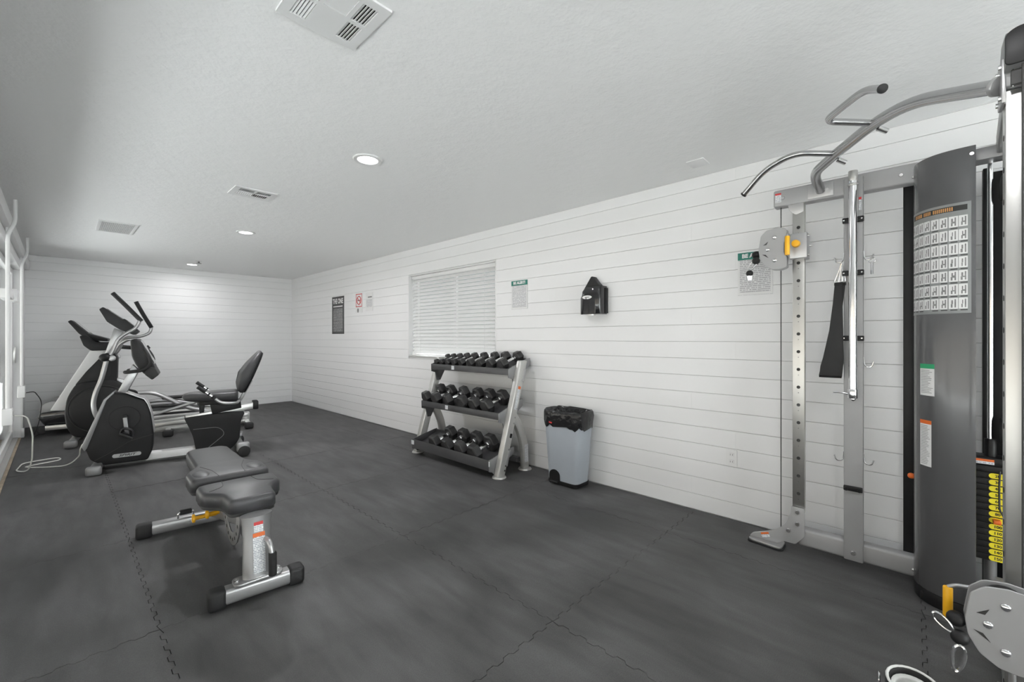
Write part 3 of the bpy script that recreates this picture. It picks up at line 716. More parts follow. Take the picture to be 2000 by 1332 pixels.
fp = MB().prism(rpoly([(.466, .262), (.532, .262), (.536, .215), (.56, .15), (.60, .105), (.66, .075), (.735, .045), (.752, .022), (.60, .022), (.57, .045), (.51, .045), (.466, .10)], [.008,.008,.03,.03,.03,.02,.012,.004,.01,.01,.01,.01]), XA-.012, XA+.0, 'x').build('foot_plate', m_plate, ft, bevel=.003)
for (y, z) in ((.50, .235), (.50, .165), (.545, .115)): bolt((XA-.012, y, z), (-1,0,0), .014, fp)
label_sticker(fp, 'warning_label', .045, .03, basis((XA-.0125, .665, .052), (-1,0,0), (0,.35,1)), m_orange, .35)
MB().prism(rpoly([(XA-.07, .57), (XA+.05, .57), (XA+.05, .74), (XA-.05, .755)], .03), .008, .022, 'z').build('foot_base', m_silver, ft, bevel=.004)
MB().prism(rpoly([(XA-.075, .565), (XA+.055, .565), (XA+.055, .745), (XA-.055, .76)], .03), 0, .008, 'z').build('rubber_pad', m_rub, ft)
MB().cyl((XA+.025, .59, .07), (XA+.025, .59, 2.05), .0028, seg=6).build('cable', m_ink, ft)
# hooks on the centre post
for (z) in (1.70, 1.125, .60):
    for sg in (1, -1):
        y0 = .284 if sg > 0 else .200
        if z == 1.70 and sg > 0: L = .035
        else: L = .035
        MB().tube(fillet([(XA+.0, y0, z+.03), (XA+.0, y0+sg*.003, z-.01), (XA-.004, y0+sg*.012, z-.022), (XA-.008, y0+sg*.034, z-.022), (XA-.008, y0+sg*.042, z+.006)], .012), .0032, 8).build('accessory_hook', m_chrome, ft)
for z in (1.90, 1.612, 1.257):
    q = MB().box(XA-.040, XA-.018, .196, .288, z-.014, z+.014).build('bar_clip', m_black, ft, bevel=.003)
    for y in (.205, .281): bolt((XA-.040, y, z), (-1,0,0), .005, q, .002)
q = MB().box(XA-.034, XA-.018, .202, .284, .425, .452).build('bar_clip', m_black, ft, bevel=.004)
for y in (.215, .271): MB().cyl((XA-.034, y, .438), (XA-.046, y, .436), .009, seg=10).build('clip_finger', m_black, q)
# tower behind the shroud
tw = MB().box(3.05, 3.09, -.005, .043, .06, 2.06).build('rear_panel', m_black, ft, bevel=.003)
MB().box(3.09, 3.13, -.47, -.27, .04, 2.06).build('rear_panel', m_black, ft, bevel=.003)
MB().box(3.0, 3.04, -.266, -.236, .04, 2.06).build('tower_upright', m_black, ft, bevel=.004)
MB().box(2.84, 3.12, -.47, -.02, .0, .045).build('tower_base', m_black, ft, bevel=.008)
tc_ = MB().bar((2.86, -.06, 2.075), (2.83, -.46, 2.075), .09, .055).build('tower_crossbeam', m_grey, ft, bevel=.006)
MB().box(2.83, 2.93, -.36, -.27, 2.10, 2.15).build('pulley_housing', m_grey, ft, bevel=.004)
# curved shroud
arc = [(2.975, .003), (2.90, .0), (2.85, -.022), (2.81, -.055), (2.787, -.10), (2.777, -.15), (2.775, -.198)]
arc = [(p.x, p.y) for p in fillet([(a, q, 0) for a, q in arc], .03, 4)]
inn = []
for i in range(len(arc)):
    d = (Vector(arc[min(i+1, len(arc)-1)])-Vector(arc[max(i-1, 0)])).normalized(); nrm = Vector((-d.y, d.x))
    inn.append(tuple(Vector(arc[i])+nrm*.008))
zt = lambda x, y: 2.115
sh = MB().prism(arc+inn[::-1], .062, 2.112, 'z').build('shroud', m_shroud, ft, bevel=.002, ang=50)
for (p, n) in (((2.777, -.185, 2.075), (-1,0,0)), ((2.93, .0035, 2.06), (-.1,1,0)), ((2.93, .0035, .10), (-.1,1,0)), ((2.777, -.185, .10), (-1,0,0))): bolt(p, n, .010, sh)
MB().prism(arc+[(2.99, -.16), (3.0, -.02)], .0, .06, 'z').build('shroud_base', m_black, ft, bevel=.004)
# exercise chart wrapped on the shroud
S = [0]
for i in range(1, len(arc)): S.append(S[-1]+(Vector(arc[i])-Vector(arc[i-1])).length)
def along(s):
    for i in range(1, len(S)):
        if s <= S[i] or i == len(S)-1:
            k = (s-S[i-1])/(S[i]-S[i-1]); a, q = Vector(arc[i-1]), Vector(arc[i]); d = (q-a).normalized(); p = a+(q-a)*k
            return p, Vector((d.y, -d.x))
def wrap(b, s0, s1, z0, z1, lift, n=6):
    vs = []; 
    for k in range(n+1):
        p, nr = along(s0+(s1-s0)*k/n); p = p+nr*lift
        vs += [(p.x, p.y, z0), (p.x, p.y, z1)]
    b.add(vs, [(2*k, 2*k+2, 2*k+3, 2*k+1) for k in range(n)])
s0, s1 = .045, S[-1]-.014; cz0, cz1 = 1.370, 1.868
b = MB(); wrap(b, s0, s1, cz0, cz1, .0010, 24); b.build('exercise_chart', m_chartg, sh)
chart = [o for o in sh.children if o.name.startswith('exercise_chart')][0]
b = MB(); wrap(b, s0+.02, s1-.012, cz1-.036, cz1-.012, .0014, 20); b.build('title_band', m_ink, chart)
b = MB(); rs = random.Random(4)
L_ = s1-.05-(s0+.05)
for k in range(24):
    if k in (7, 13): continue
    a = s0+.045+L_*k/24; wrap(b, a, a+L_/24*.62, cz1-.033, cz1-.016, .0017, 2)
b.build('title_lettering', M('orange_title_ink', (.62,.30,.10), .5, var=(60,.2)), chart)
cw = (s1-s0-.016)/8; ch = (cz1-.055-cz0-.012)/7
cells = MB(); figs = MB(); caps = MB()
for r in range(7):
    for c in range(8):
        a = s0+.008+cw*c; zb = cz0+.010+ch*r
        wrap(cells, a+.001, a+cw-.001-(.002 if c % 2 else 0), zb+.010, zb+ch-.002, .0014, 3)
        w_ = cw*.10
        wrap(figs, a+cw*.62, a+cw*.76, zb+.016, zb+ch-.008, .0018, 1)
        wrap(figs, a+cw*(.2+rs.random()*.1), a+cw*.42, zb+.016, zb+.016+ch*.25, .0018, 1)
        wrap(figs, a+cw*(.28+rs.random()*.1), a+cw*.46, zb+ch*.52, zb+ch-.012, .0018, 1)
        if rs.random() < .4: wrap(figs, a+cw*.42, a+cw*.62, zb+ch*.45, zb+ch*(.52+.1*rs.random()), .0018, 1)
        if rs.random() < .8: wrap(caps, a+cw*.2, a+cw*.9, zb+.0025, zb+.0065, .0016, 2)
cells.build('chart_frames', m_paper, chart)['kind'] = 'stuff'
figs.build('chart_figures', m_inkg, chart)['kind'] = 'stuff'
caps.build('chart_captions', m_ink, chart)['kind'] = 'stuff'
# warning labels on the curved part
def wrap_label(s, w, z0, z1, head, hh):
    b = MB(); wrap(b, s, s+w, z0, z1, .0012, 8); o = b.build('warning_label', m_paper, sh)
    b = MB(); wrap(b, s, s+w, z1-hh, z1, .0016, 8); b.build('header_band', head, o)
    b = MB(); k = 0; z = z1-hh-.010; rr = random.Random(int(z0*100))
    while z > z0+.008:
        wrap(b, s+w*.08, s+w*(.6+.32*rr.random()), z, z+.0022, .0016, 4); z -= .0075
    b.build('small_print', m_inkg, o)
    return o
p0 = None
# find arc length where the ray to the photo's label starts: labels begin 15 px right of the shroud edge
wl = wrap_label(.125, .070, .985, 1.135, m_green2, .022); wl['label'] = 'white instruction label with green header'
wl = wrap_label(.125, .058, .650, .868, m_orange, .018); wl['label'] = 'white warning label with orange header'
# weight stack
SX0, SX1, SY = 2.855, 2.955, -.283
for k in range(15):
    zb = .262+.0282*k
    wp = MB().box(SX0, SX1, SY-.10, SY+.10, zb+.0012, zb+.0278).build('weight_plate', m_rub, ft, bevel=.002)
    if k < 14:
        m = basis((SX0, SY+.006, zb+.0145), (-1,0,0))
        tg = plate('weight_tag', .066, .0235, m_ytag, m, wp, .0012, outline=stadium(0, 0, .07, .0235))
        text('weight_number', str(150-10*k), .0165, m_ink, off(m, -.008, 0, .0014), wp, bold=.0005)
        MB().cyl((SX0-.0012, SY-.012, zb+.0145), (SX0-.002, SY-.012, zb+.0145), .0075, seg=12).build('pin_hole', m_ink, wp)
MB().box(SX0-.004, SX1+.004, SY-.105, SY+.105, .686, .722).build('top_plate', m_black, ft, bevel=.004)
label_sticker(ft, 'warning_label', .075, .022, basis((SX0-.0045, SY+.062, .704), (-1,0,0)), m_orange, .45)
for dy in (-.055, .032):
    MB().cyl((2.905, SY+dy, .045), (2.905, SY+dy, 2.06), .0095, seg=14).build('guide_rod', m_chrome, ft)
    MB().cyl((2.905, SY+dy, .045), (2.905, SY+dy, .262), .021, seg=16).build('rod_sleeve', m_grey, ft)
    MB().cyl((2.905, SY+dy, .722), (2.905, SY+dy, .80), .019, seg=16).build('rod_bushing', m_black, ft)
pin = MB().box(SX0-.035, SX0-.002, SY+.006, SY+.030, .262+.0282*6+.006, .262+.0282*6+.024).build('selector_pin', m_orange, ft, bevel=.004)
MB().tube(fillet([(SX0-.03, SY-.01, .46), (SX0-.035, SY+.012, .50), (SX0-.02, SY+.012, .60), (SX0-.01, SY+.008, .67)], .03), .0035, 8).build('pin_lanyard', m_ink, pin)
pw_ = MB().cyl((2.91, SY-.075, .84), (2.91, SY-.045, .84), .058, seg=28).cyl((2.91, SY-.045, .84), (2.91, SY-.02, .84), .045, seg=28).cyl((2.91, SY-.02, .84), (2.91, SY+.0, .84), .058, seg=28).build('cable_pulley', m_black, ft, bevel=.003)
MB().cyl((2.91, SY-.04, 1.93), (2.91, SY-.0, 1.93), .058, seg=28).build('cable_pulley', m_black, ft, bevel=.004)
MB().cyl((2.905, SY-.03, .88), (2.905, SY-.03, 2.03), .003, seg=6).build('cable', m_ink, ft)
MB().cyl((3.03, .012, .545), (3.075, .012, .545), .008, seg=10).ball((3.028, .012, .545), .015).build('stop_knob', m_orange, ft)
# near arm
NX0, NX1, NYA, NYB = 2.09, 2.15, -.285, -.213
nr = MB().box(NX0, NX1, NYA, NYB, .10, 2.052).build('guide_rail', m_steel, ft, bevel=.003)
for k in range(18):
    z = 1.91-.1045*k
    MB().cyl(((NX0+NX1)/2, NYB-.0005, z), ((NX0+NX1)/2, NYB+.001, z), .0095, seg=12).build('pin_hole', m_ink, nr)
MB().bar((2.12, -.25, 2.11), (2.86, -.30, 2.11), .07, .10).build('top_beam', m_grey, ft, bevel=.01, bseg=3)
MB().bar((2.12, -.25, .09), (2.88, -.30, .09), .07, .10).build('bottom_beam', m_plate, ft, bevel=.012, bseg=3)
hb = MB().prism(rpoly([(2.035, 2.215), (2.13, 2.215), (2.16, 2.16), (2.16, 2.055), (2.075, 2.055), (2.072, 2.10), (2.035, 2.115)], .012), -.287, -.208, 'y').build('pulley_housing', m_grey, ft, bevel=.006)
MB().prism(rpoly([(-.290, 2.108), (-.206, 2.108), (-.206, 2.205), (-.230, 2.222), (-.290, 2.222)], [.02, .015, .02, .03, .02]), 2.028, 2.037, 'x').build('end_cap', m_black, hb, bevel=.003)
MB().box(2.055, 2.074, -.277, -.222, 2.055, 2.10).build('pulley_slot', m_ink, hb, smooth=0)
MB().cyl((2.05, -.245, .45), (2.05, -.245, 2.11), .0028, seg=6).build('cable', m_ink, ft)
MB().cyl((2.062, -.226, 2.05), (2.062, -.226, 2.11), .002, seg=6).build('cable', m_chrome, ft)
MB().box(2.06, 2.18, -.30, -.20, .0, .10).build('column_foot', m_silver, ft, bevel=.01)
# pull-up bar
flange = (2.11, -.2, 2.075)
main = fillet([(2.985, .39, 2.10), (2.855, .405, 2.165), (2.71, .29, 2.195), (2.488, .131, 2.215), (2.33, .005, 2.20), (2.118, -.196, 2.085)], [0, .06, .0, .1, .12, 0], 6)
pb = MB().tube(main, .024, 18).build('pull_up_bar', m_tube, ft)
fl = MB().cyl((2.121, -.193, 2.087), (2.112, -.203, 2.082), .031, seg=20).build('flange', m_silver, pb, bevel=.002)
MB().box(2.07, 2.16, -.213, -.203, 2.01, 2.15).build('mounting_plate', m_silver, ft, bevel=.003)
for (x, z) in ((2.085, 2.13), (2.145, 2.13), (2.085, 2.03), (2.145, 2.03)): MB().cyl((x, -.203, z), (x, -.197, z), .008, seg=8).build('bolt', m_bolt, ft)
hA = fillet([(2.488, .131, 2.215), (2.37, .295, 2.235), (2.17, .145, 2.232), (2.055, .085, 2.165)], [0, .05, .06, 0], 7)
hB = fillet([(2.71, .29, 2.195), (2.594, .452, 2.21), (2.66, .60, 2.18), (2.705, .715, 2.085)], [0, .07, .06, 0], 7)
for pth in (hA, hB):
    hh = MB().tube(pth, .0145, 14).build('pull_up_handle', m_tube, ft)
    e, d = pth[-1], (pth[-1]-pth[-2]).normalized()
    MB().cyl(e-d*.004, e+d*.006, .0165, seg=16).build('end_plug', m_black, hh, bevel=.002)
for p in ((2.50, .118, 2.193), (2.73, .285, 2.17)): MB().cyl(p, (p[0]+.02, p[1]-.03, p[2]-.018), .012, seg=12).build('bolt', m_bolt, pb)
# swivel pulley carriages
PL = [(0, -.115), (.0, -.05), (.014, -.03), (.014, .03), (0, .05), (.0, .105), (.012, .118), (.055, .124), (.105, .115), (.135, .085), (.147, .0), (.14, -.05), (.115, -.095), (.075, -.122), (.03, -.126)]
def carriage(px, py, pz, block, gripc, rod, name):
    """px: plate plane; py: inner edge; plates reach toward +y"""
    cg = block.build(name, m_silver, ft, bevel=.004)
    for dx in (0, .05):
        pp = MB().prism(rpoly([(py+a, pz+q) for a, q in PL], .008, 3), px+dx, px+dx+.006, 'x').build('pulley_plate', m_plate, cg, bevel=.0015, bseg=1, smooth=0)
    for (a, q) in ((.062, .068), (.098, .0), (.062, -.068)):
        MB().ball((px, py+a, pz+q), .0125, 16, 8, (.62, 1, 1)).build('bolt', m_chrome, cg, smooth=80)
    for (tri) in (((.122, .028), (.095, .048), (.104, .028)), ((.128, -.026), (.108, -.030), (.092, -.052))):
        MB().prism([(py+a, pz+q) for a, q in tri], px-.0012, px, 'x').build('arrow_mark', m_ink, cg, smooth=0)
    for q in (.068, -.068): MB().cyl((px+.012, py+.062, pz+q), (px+.044, py+.062, pz+q), .05, seg=24).build('pulley_wheel', m_black, cg, bevel=.006)
    MB().cyl((px+.028, py+.0, pz-.035), (px+.028, py+.0, pz+.035), .013, seg=14).build('swivel_pin', m_chrome, cg)
    g0 = Vector(gripc)
    MB().cyl(g0-Vector((0,0,.055)), g0+Vector((0,0,.055)), .0125, seg=16).build('pull_grip', m_yellow, cg, bevel=.003)
    MB().tube(fillet(rod, .02), .006, 10).build('grip_rod', m_silver, cg)
    # rubber ball stops and snap hook
    b1 = (px+.02, py+.165, pz-.02); b2 = (px-.01, py+.158, pz-.062)
    MB().ball(b1, .0235).build('ball_stop', m_black, cg); MB().ball(b2, .0225).build('ball_stop', m_black, cg)
    return cg, b1, b2
def snaphook(c, d, L, W, parent, r=.0035):
    """oval spring hook: c top centre, d down direction, in the plane of d and y"""
    c = Vector(c); d = Vector(d).normalized(); s_ = d.cross(Vector((1, 0, 0))).normalized(); pts = []
    for k in range(20):
        a = 2*PI*k/20; w = W*(.5+.12*math.cos(a)) ; pts.append(c+d*(L/2-L/2*math.cos(a))+s_*w*math.sin(a))
    return MB().tube(pts, r, 8, closed=True).build('snap_hook', m_chrome, parent)
blk = MB().box(XA-.045, XA+.05, .448, .535, 1.722, 1.868)
cgF, b1, b2 = carriage(2.925, .545, 1.79, blk, (2.872, .532, 1.79), [(XA-.045, .532, 1.86), (2.872, .532, 1.86), (2.872, .532, 1.83)], 'pulley_carriage')
MB().cyl((XA-.045, .50, 1.805), (XA-.075, .50, 1.805), .022, .02, seg=16).build('pop_pin', m_yellow, cgF, bevel=.004)
for (y, z) in ((.452, 1.85), (.452, 1.74), (.44, 1.79)): bolt((XA-.02, y, z), (0,-1,0), .006, cgF, .014)
snaphook(b2, (-.25, .55, -.8), .075, .03, cgF); 
bt = MB().ball((b2[0]-.02, b2[1]+.03, b2[2]-.075), .02).build('ball_stop', m_black, cgF)
MB().cyl((b2[0]-.02, b2[1]+.03, b2[2]-.092), (b2[0]-.02, b2[1]+.03, b2[2]-.118), .022, .017, seg=14).build('hook_collar', m_chrome, cgF)
blk = MB().box(2.075, 2.165, -.30, -.195, .31, .455)
cgN, b1, b2 = carriage(1.953, -.262, .378, blk, (2.055, -.082, .365), [(2.10, -.20, .432), (2.055, -.10, .432), (2.055, -.082, .42)], 'pulley_carriage')
MB().box(1.985, 2.08, -.285, -.245, .35, .41).build('swivel_bracket', m_silver, cgN, bevel=.006)
sh1 = snaphook((b1[0]-.03, b1[1]+.052, b1[2]+.012), (0, -.70, -.7), .065, .026, cgN, .004)
sh2 = snaphook((b2[0]-.028, b2[1]+.0, b2[2]-.012), (0, .12, -1), .085, .026, cgN, .0048)
sh3 = MB().cyl((1.975, -.215, .02), (1.975, -.215, .27), .0085, seg=10).build('cable_sleeve', m_silver, cgN)

# things hanging on the machine
ls = thing('lat_bar', 'long straight chrome bar clipped upright to the cable machine post', 'exercise bar', (XA-.06, .24, .93))
bxx = XA-.0605
MB().cyl((bxx, .24, .985), (bxx, .24, 2.10), .0195, seg=22).build('shaft', m_chrome, ls)
MB().cyl((bxx, .24, 2.10), (bxx, .24, 2.155), .0205, seg=22).cyl((bxx, .24, 2.075), (bxx, .24, 2.085), .024, seg=22).build('end_sleeve', m_steel, ls, bevel=.002)
MB().cyl((bxx, .24, .935), (bxx, .24, .985), .023, seg=22).build('end_collar', m_chrome, ls, bevel=.003)
MB().tube(fillet([(bxx, .255, .955), (bxx-.004, .285, .962), (bxx-.004, .325, .962)], .01), .005, 8).build('swivel_eye', m_chrome, ls)
MB().ball((bxx, .24, .93), .012).build('end_ball', m_chrome, ls)
st = thing('ab_strap', 'black webbing strap with chrome rings hanging from a hook on the cable machine', 'strap', (XA-.03, .34, 1.035))
def sheet(P, th, name, mat, par):
    b = MB(); d = Vector((th, 0, 0)); n = len(P)
    R = []
    for (l, r) in P:
        l, r = Vector(l), Vector(r); R.append([l, r, r+d, l+d])
    return b.loft(R).build(name, mat, par, bevel=.001)
x_ = XA-.030
sheet([((x_-.004, .322, 1.558), (x_-.004, .292, 1.558)), ((x_-.008, .330, 1.45), (x_-.008, .287, 1.45)), ((x_-.018, .345, 1.30), (x_-.018, .283, 1.30)), ((x_-.024, .374, 1.14), (x_-.024, .280, 1.14)), ((x_-.018, .392, 1.05), (x_-.018, .288, 1.05)), ((x_-.006, .393, 1.037), (x_-.006, .292, 1.037))], .004, 'front_webbing', m_rub, st)
sheet([((x_+.010, .305, 1.558), (x_+.010, .275, 1.558)), ((x_+.011, .318, 1.40), (x_+.011, .290, 1.42)), ((x_+.012, .352, 1.25), (x_+.012, .305, 1.25)), ((x_+.008, .388, 1.10), (x_+.008, .295, 1.10)), ((x_-.004, .393, 1.037), (x_-.004, .292, 1.037))], .004, 'rear_webbing', m_rub, st)
for (yo, xo) in ((.307, -.004), (.290, .010)):
    P = [(x_+xo+.002, yo+.017, 1.566), (x_+xo+.002, yo-.017, 1.566), (x_+xo*.3-.004, .289, 1.672)]
    MB().tube([v for v in fillet(P, .008, 4, True)], .003, 8, closed=True).build('triangle_ring', m_chrome, st)
    MB().box(x_+xo-.004, x_+xo+.008, yo-.017, yo+.017, 1.548, 1.564).build('stitched_end', m_black, st, bevel=.002)
sn = thing('spare_snap_hook', 'small chrome spring clip hung on the wall-side hook of the machine post', 'spring clip', (XA-.01, .16, 1.6))
MB().cyl((XA-.006, .165, 1.60), (XA-.006, .165, 1.66), .0065, seg=10).build('barrel', m_chrome, sn)
MB().tube([(XA-.006, .165+.014*math.cos(a*PI/8), 1.674+.014*math.sin(a*PI/8)) for a in range(16)], .003, 8, closed=True).build('eye', m_chrome, sn)

# ankle cuff on the floor in front of the machine
ac = thing('ankle_cuff', 'black ankle cuff with white edging lying on the mat at the bottom edge', 'ankle cuff', (1.985, .0, 0), math.radians(185))
b = LB(); R = []; n = 20
prof = lambda rad: [(rad, 0.0005), (rad, .085), (rad-.012, .085), (rad-.012, .0005)]
for k in range(n+1):
    a = math.radians(20+300*k/n); R.append([(math.cos(a)*r*1.25, math.sin(a)*r, z) for r, z in prof(.075)])
b.loft(R).build('padded_band', m_vinylb, ac, bevel=.003)
for z in (.086, .004):
    LB().tube([(math.cos(math.radians(20+300*k/n))*.070*1.25, math.sin(math.radians(20+300*k/n))*.070, z) for k in range(n+1)], .0045, 8).build('white_edging', m_wheelw, ac)
b = LB(); R = []
for k in range(n+1):
    a = math.radians(30+280*k/n); R.append([(math.cos(a)*r*1.25, math.sin(a)*r, z) for r, z in ((.060, .01), (.060, .07), (.048, .066), (.048, .014))])
b.loft(R).build('fleece_lining', m_wheelw, ac, bevel=.003)
LB().box(.085, .12, -.06, -.02, .0, .095).build('strap_tail', m_rub, ac, bevel=.004)
LB().tube([(-.02+.02*math.cos(k*PI/8), -.090, .045+.025*math.sin(k*PI/8)) for k in range(16)], .003, 8, closed=True).build('d_ring', m_chrome, ac)
# ------------------------------------------------------------------ adjustable bench (local frame: u across, v to the rear)
bn = thing('weight_bench', 'adjustable black padded weight bench on a silver frame with yellow pins', 'bench', (.668, 2.30, 0), math.radians(-2.5))
def foot_bar(par, hu, v, wd, ht, capl, z0=.012, name='foot_bar', capm=None, barm=None, cu=0):
    rm = Matrix.Translation((cu, v, 0)) @ Matrix.Rotation(math.radians(-4), 4, 'Z')
    fb = LB().box(-hu+capl*.6, hu-capl*.6, -wd/2, wd/2, z0, z0+ht, rm).build(name, barm or m_silver, par, bevel=.016, bseg=3)
    for s in (-1, 1):
        a, c = sorted((s*hu, s*(hu-capl)))
        LB().box(a, c, -wd/2-.006, wd/2+.006, 0, z0+ht+.006, rm).build('end_cap', capm or m_rub, par, bevel=.018, bseg=3)
    return fb
foot_bar(bn, .205, .045, .072, .07, .075)
foot_bar(bn, .36, 1.20, .072, .07, .085, cu=-.035)
# front post: flattened tube leaning back, flange, labels, handle
fpst = LB().loft([[(a*k+0, .045+lean+q*k2, z) for a, q in circ(0, 0, .066, .036, 20)] for z, k, k2, lean in ((.09, 1.0, 1.0, .0), (.16, .98, 1, .008), (.27, .92, 1, .02), (.34, .95, 1.05, .03), (.385, 1.08, 1.2, .035))]).build('front_post', m_silver, bn)
LB().prism(rpoly([(-.105, .0), (.105, .0), (.105, .09), (-.105, .09)], .03), .086, .098, 'z').build('post_flange', m_silver, bn, bevel=.003)
for u in (-.09, .09): LB().cyl((u, .045, .098), (u, .045, .106), .011, seg=12).build('bolt', m_bolt, bn)
mA = wm(bn) @ basis((.0, .0195, .215), (0, -1, .10)); 
s_ = label_sticker(bn, 'warning_label', .052, .19, mA, m_orange, .10)
mA = wm(bn) @ basis((.0, .0335, .335), (0, -1, .12)); label_sticker(bn, 'notice_label', .04, .05, mA, m_red, .3)
LB().tube(fillet([(.03, .03, .27), (.032, -.03, .275), (.040, -.045, .22), (.042, -.045, .115)], .03), .012, 12).build('carry_handle', m_silver, bn)
LB().cyl((.041, -.045, .225), (.042, -.045, .115), .018, seg=16).build('handle_grip', m_grip, bn, bevel=.003)
# spine and brackets
LB().bar((0, .08, .35), (0, 1.22, .075), .06, .06).build('spine', m_grey, bn, bevel=.008)
LB().bar((0, .35, .365), (0, 1.20, .365), .05, .04).build('back_pad_arm', m_grey, bn, bevel=.005)
LB().box(-.05, .05, .12, .42, .352, .372).build('seat_bracket', m_grey, bn, bevel=.003)
for u in (-.034, .026):
    pts = []
    for k in range(17):
        a = math.radians(180+180*k/16); pts.append((.46+.20*math.cos(a), .318+.20*math.sin(a)))
    for k in range(16, -1, -1):
        a = math.radians(180+180*k/16); pts.append((.46+.13*math.cos(a), .318+.13*math.sin(a)))
    ap = LB().prism(pts, u, u+.008, 'x').build('adjustment_plate', m_silver, bn, bevel=.002)
    if u < 0:
        for k in range(9):
            a = math.radians(200+18*k); c = (.46+.168*math.cos(a), .318+.168*math.sin(a))
            LB().cyl((u-.0008, c[0], c[1]), (u+.001, c[0], c[1]), .010, seg=10).build('adjustment_hole', m_ink, ap)
for (v, z, ul) in ((.79, .198, -.085), (.87, .165, -.14)):
    k_ = LB().cyl((-.03, v, z), (ul, v, z), .012, seg=12).cyl((ul, v, z), (ul-.014, v, z), .026, .024, seg=16).build('pop_pin', m_yellow, bn, bevel=.003)
LB().box(-.045, .045, .60, .66, .235, .365).build('pivot_bracket', m_silver, bn, bevel=.004)
LB().tube(fillet([(-.19, 1.16, .09), (-.19, 1.16, .125), (-.11, 1.16, .125), (-.11, 1.16, .09)], .015), .006, 8).build('lift_bracket', m_chrome, bn)
LB().cyl((-.18, 1.16, .125), (-.12, 1.16, .125), .016, seg=14).build('lift_roller', m_rub, bn)
# pads
def pad(outl, z0, z1, name, r):
    sh_ = rpoly(outl, r, 5); cx = sum(p[0] for p in sh_)/len(sh_); cy = sum(p[1] for p in sh_)/len(sh_)
    def inset(d):
        P = [Vector(p) for p in sh_]; n = len(P); out = []
        A = sum(P[i].x*P[(i+1) % n].y-P[(i+1) % n].x*P[i].y for i in range(n)); sg = 1 if A > 0 else -1
        for i in range(n):
            t_ = (P[(i+1) % n]-P[i-1]).normalized(); nn = Vector((-t_.y, t_.x))*sg; out.append(P[i]+nn*d)
        return out
    rings = [[(p.x, p.y, z) for p in inset(d)] for d, z in ((.006, z0+.018), (.0, z0+.022), (.0, z1-.024), (.003, z1-.013), (.010, z1-.004), (.022, z1))]
    o = LB().loft(rings).build(name, m_vinyl, bn, smooth=60)
    LB().loft([[(p.x, p.y, z) for p in inset(d)] for d, z in ((.014, z0), (.006, z0+.004), (.006, z0+.020))]).build('pad_base', m_vinylb, o, smooth=40)
    return o
seat_o = [(-.105, .12), (.105, .12), (.115, .27), (.185, .335), (.19, .50), (.12, .515), (-.12, .515), (-.19, .50), (-.185, .335), (-.115, .27)]
back_o = [(-.195, .59), (.195, .59), (.20, .80), (.135, .90), (.125, 1.38), (.09, 1.43), (-.09, 1.43), (-.125, 1.38), (-.135, .90), (-.20, .80)]
sp = pad(seat_o, .372, .462, 'seat_pad', [.035, .035, .04, .04, .05, .02, .02, .05, .04, .04])
bp = pad(back_o, .378, .470, 'back_pad', [.04, .04, .06, .05, .04, .04, .04, .04, .05, .06])
def seamline(par, pts, z): LB().tube(fillet([(a, q, z) for a, q in pts], .04, 5), .0018, 6).build('stitched_seam', m_vinylb, par)
for s in (-1, 1):
    seamline(sp, [(s*.07, .50), (s*.08, .39), (s*.15, .345)], .4622)
    seamline(bp, [(s*.065, .605), (s*.075, .74), (s*.115, .87)], .4702)
    # raised wing cushions on the back pad
    LB().ball((s*.135, .70, .464), .1, 20, 10, (.46, .85, .13)).build('wing_cushion', m_vinyl, bp, smooth=80)

# ------------------------------------------------------------------ recumbent bike
bk = thing('recumbent_bike', 'black and silver recumbent exercise bike with high backrest in front of the elliptical', 'exercise bike', (.228, 5.736, 0), math.radians(-9.5))
shp = rpoly([(.155, .733), (.234, .716), (.371, .640), (.395, .598), (.422, .508), (.446, .307), (.441, .146), (.402, .045), (.084, .045), (-.011, .105), (-.046, .222), (.094, .668)], [.01, .02, .03, .02, .02, .04, .03, .02, .02, .03, .02, .02])
hs = LB().prism(shp, -.10, .10, 'y').build('drive_housing', m_shellb, bk, bevel=.014, bseg=3)
LB().prism([(-.070, .245), (-.05, .20), (-.03, .225), (.105, .665), (.158, .728), (.150, .745), (.082, .672)], -.104, .104, 'y').build('front_trim', m_grey, bk, bevel=.006)
LB().prism([(.236, .722), (.372, .648), (.398, .600), (.425, .508), (.448, .31), (.452, .31), (.430, .51), (.404, .606), (.378, .656), (.24, .732)], -.09, .09, 'y').build('top_trim', m_silver, bk, bevel=.002)
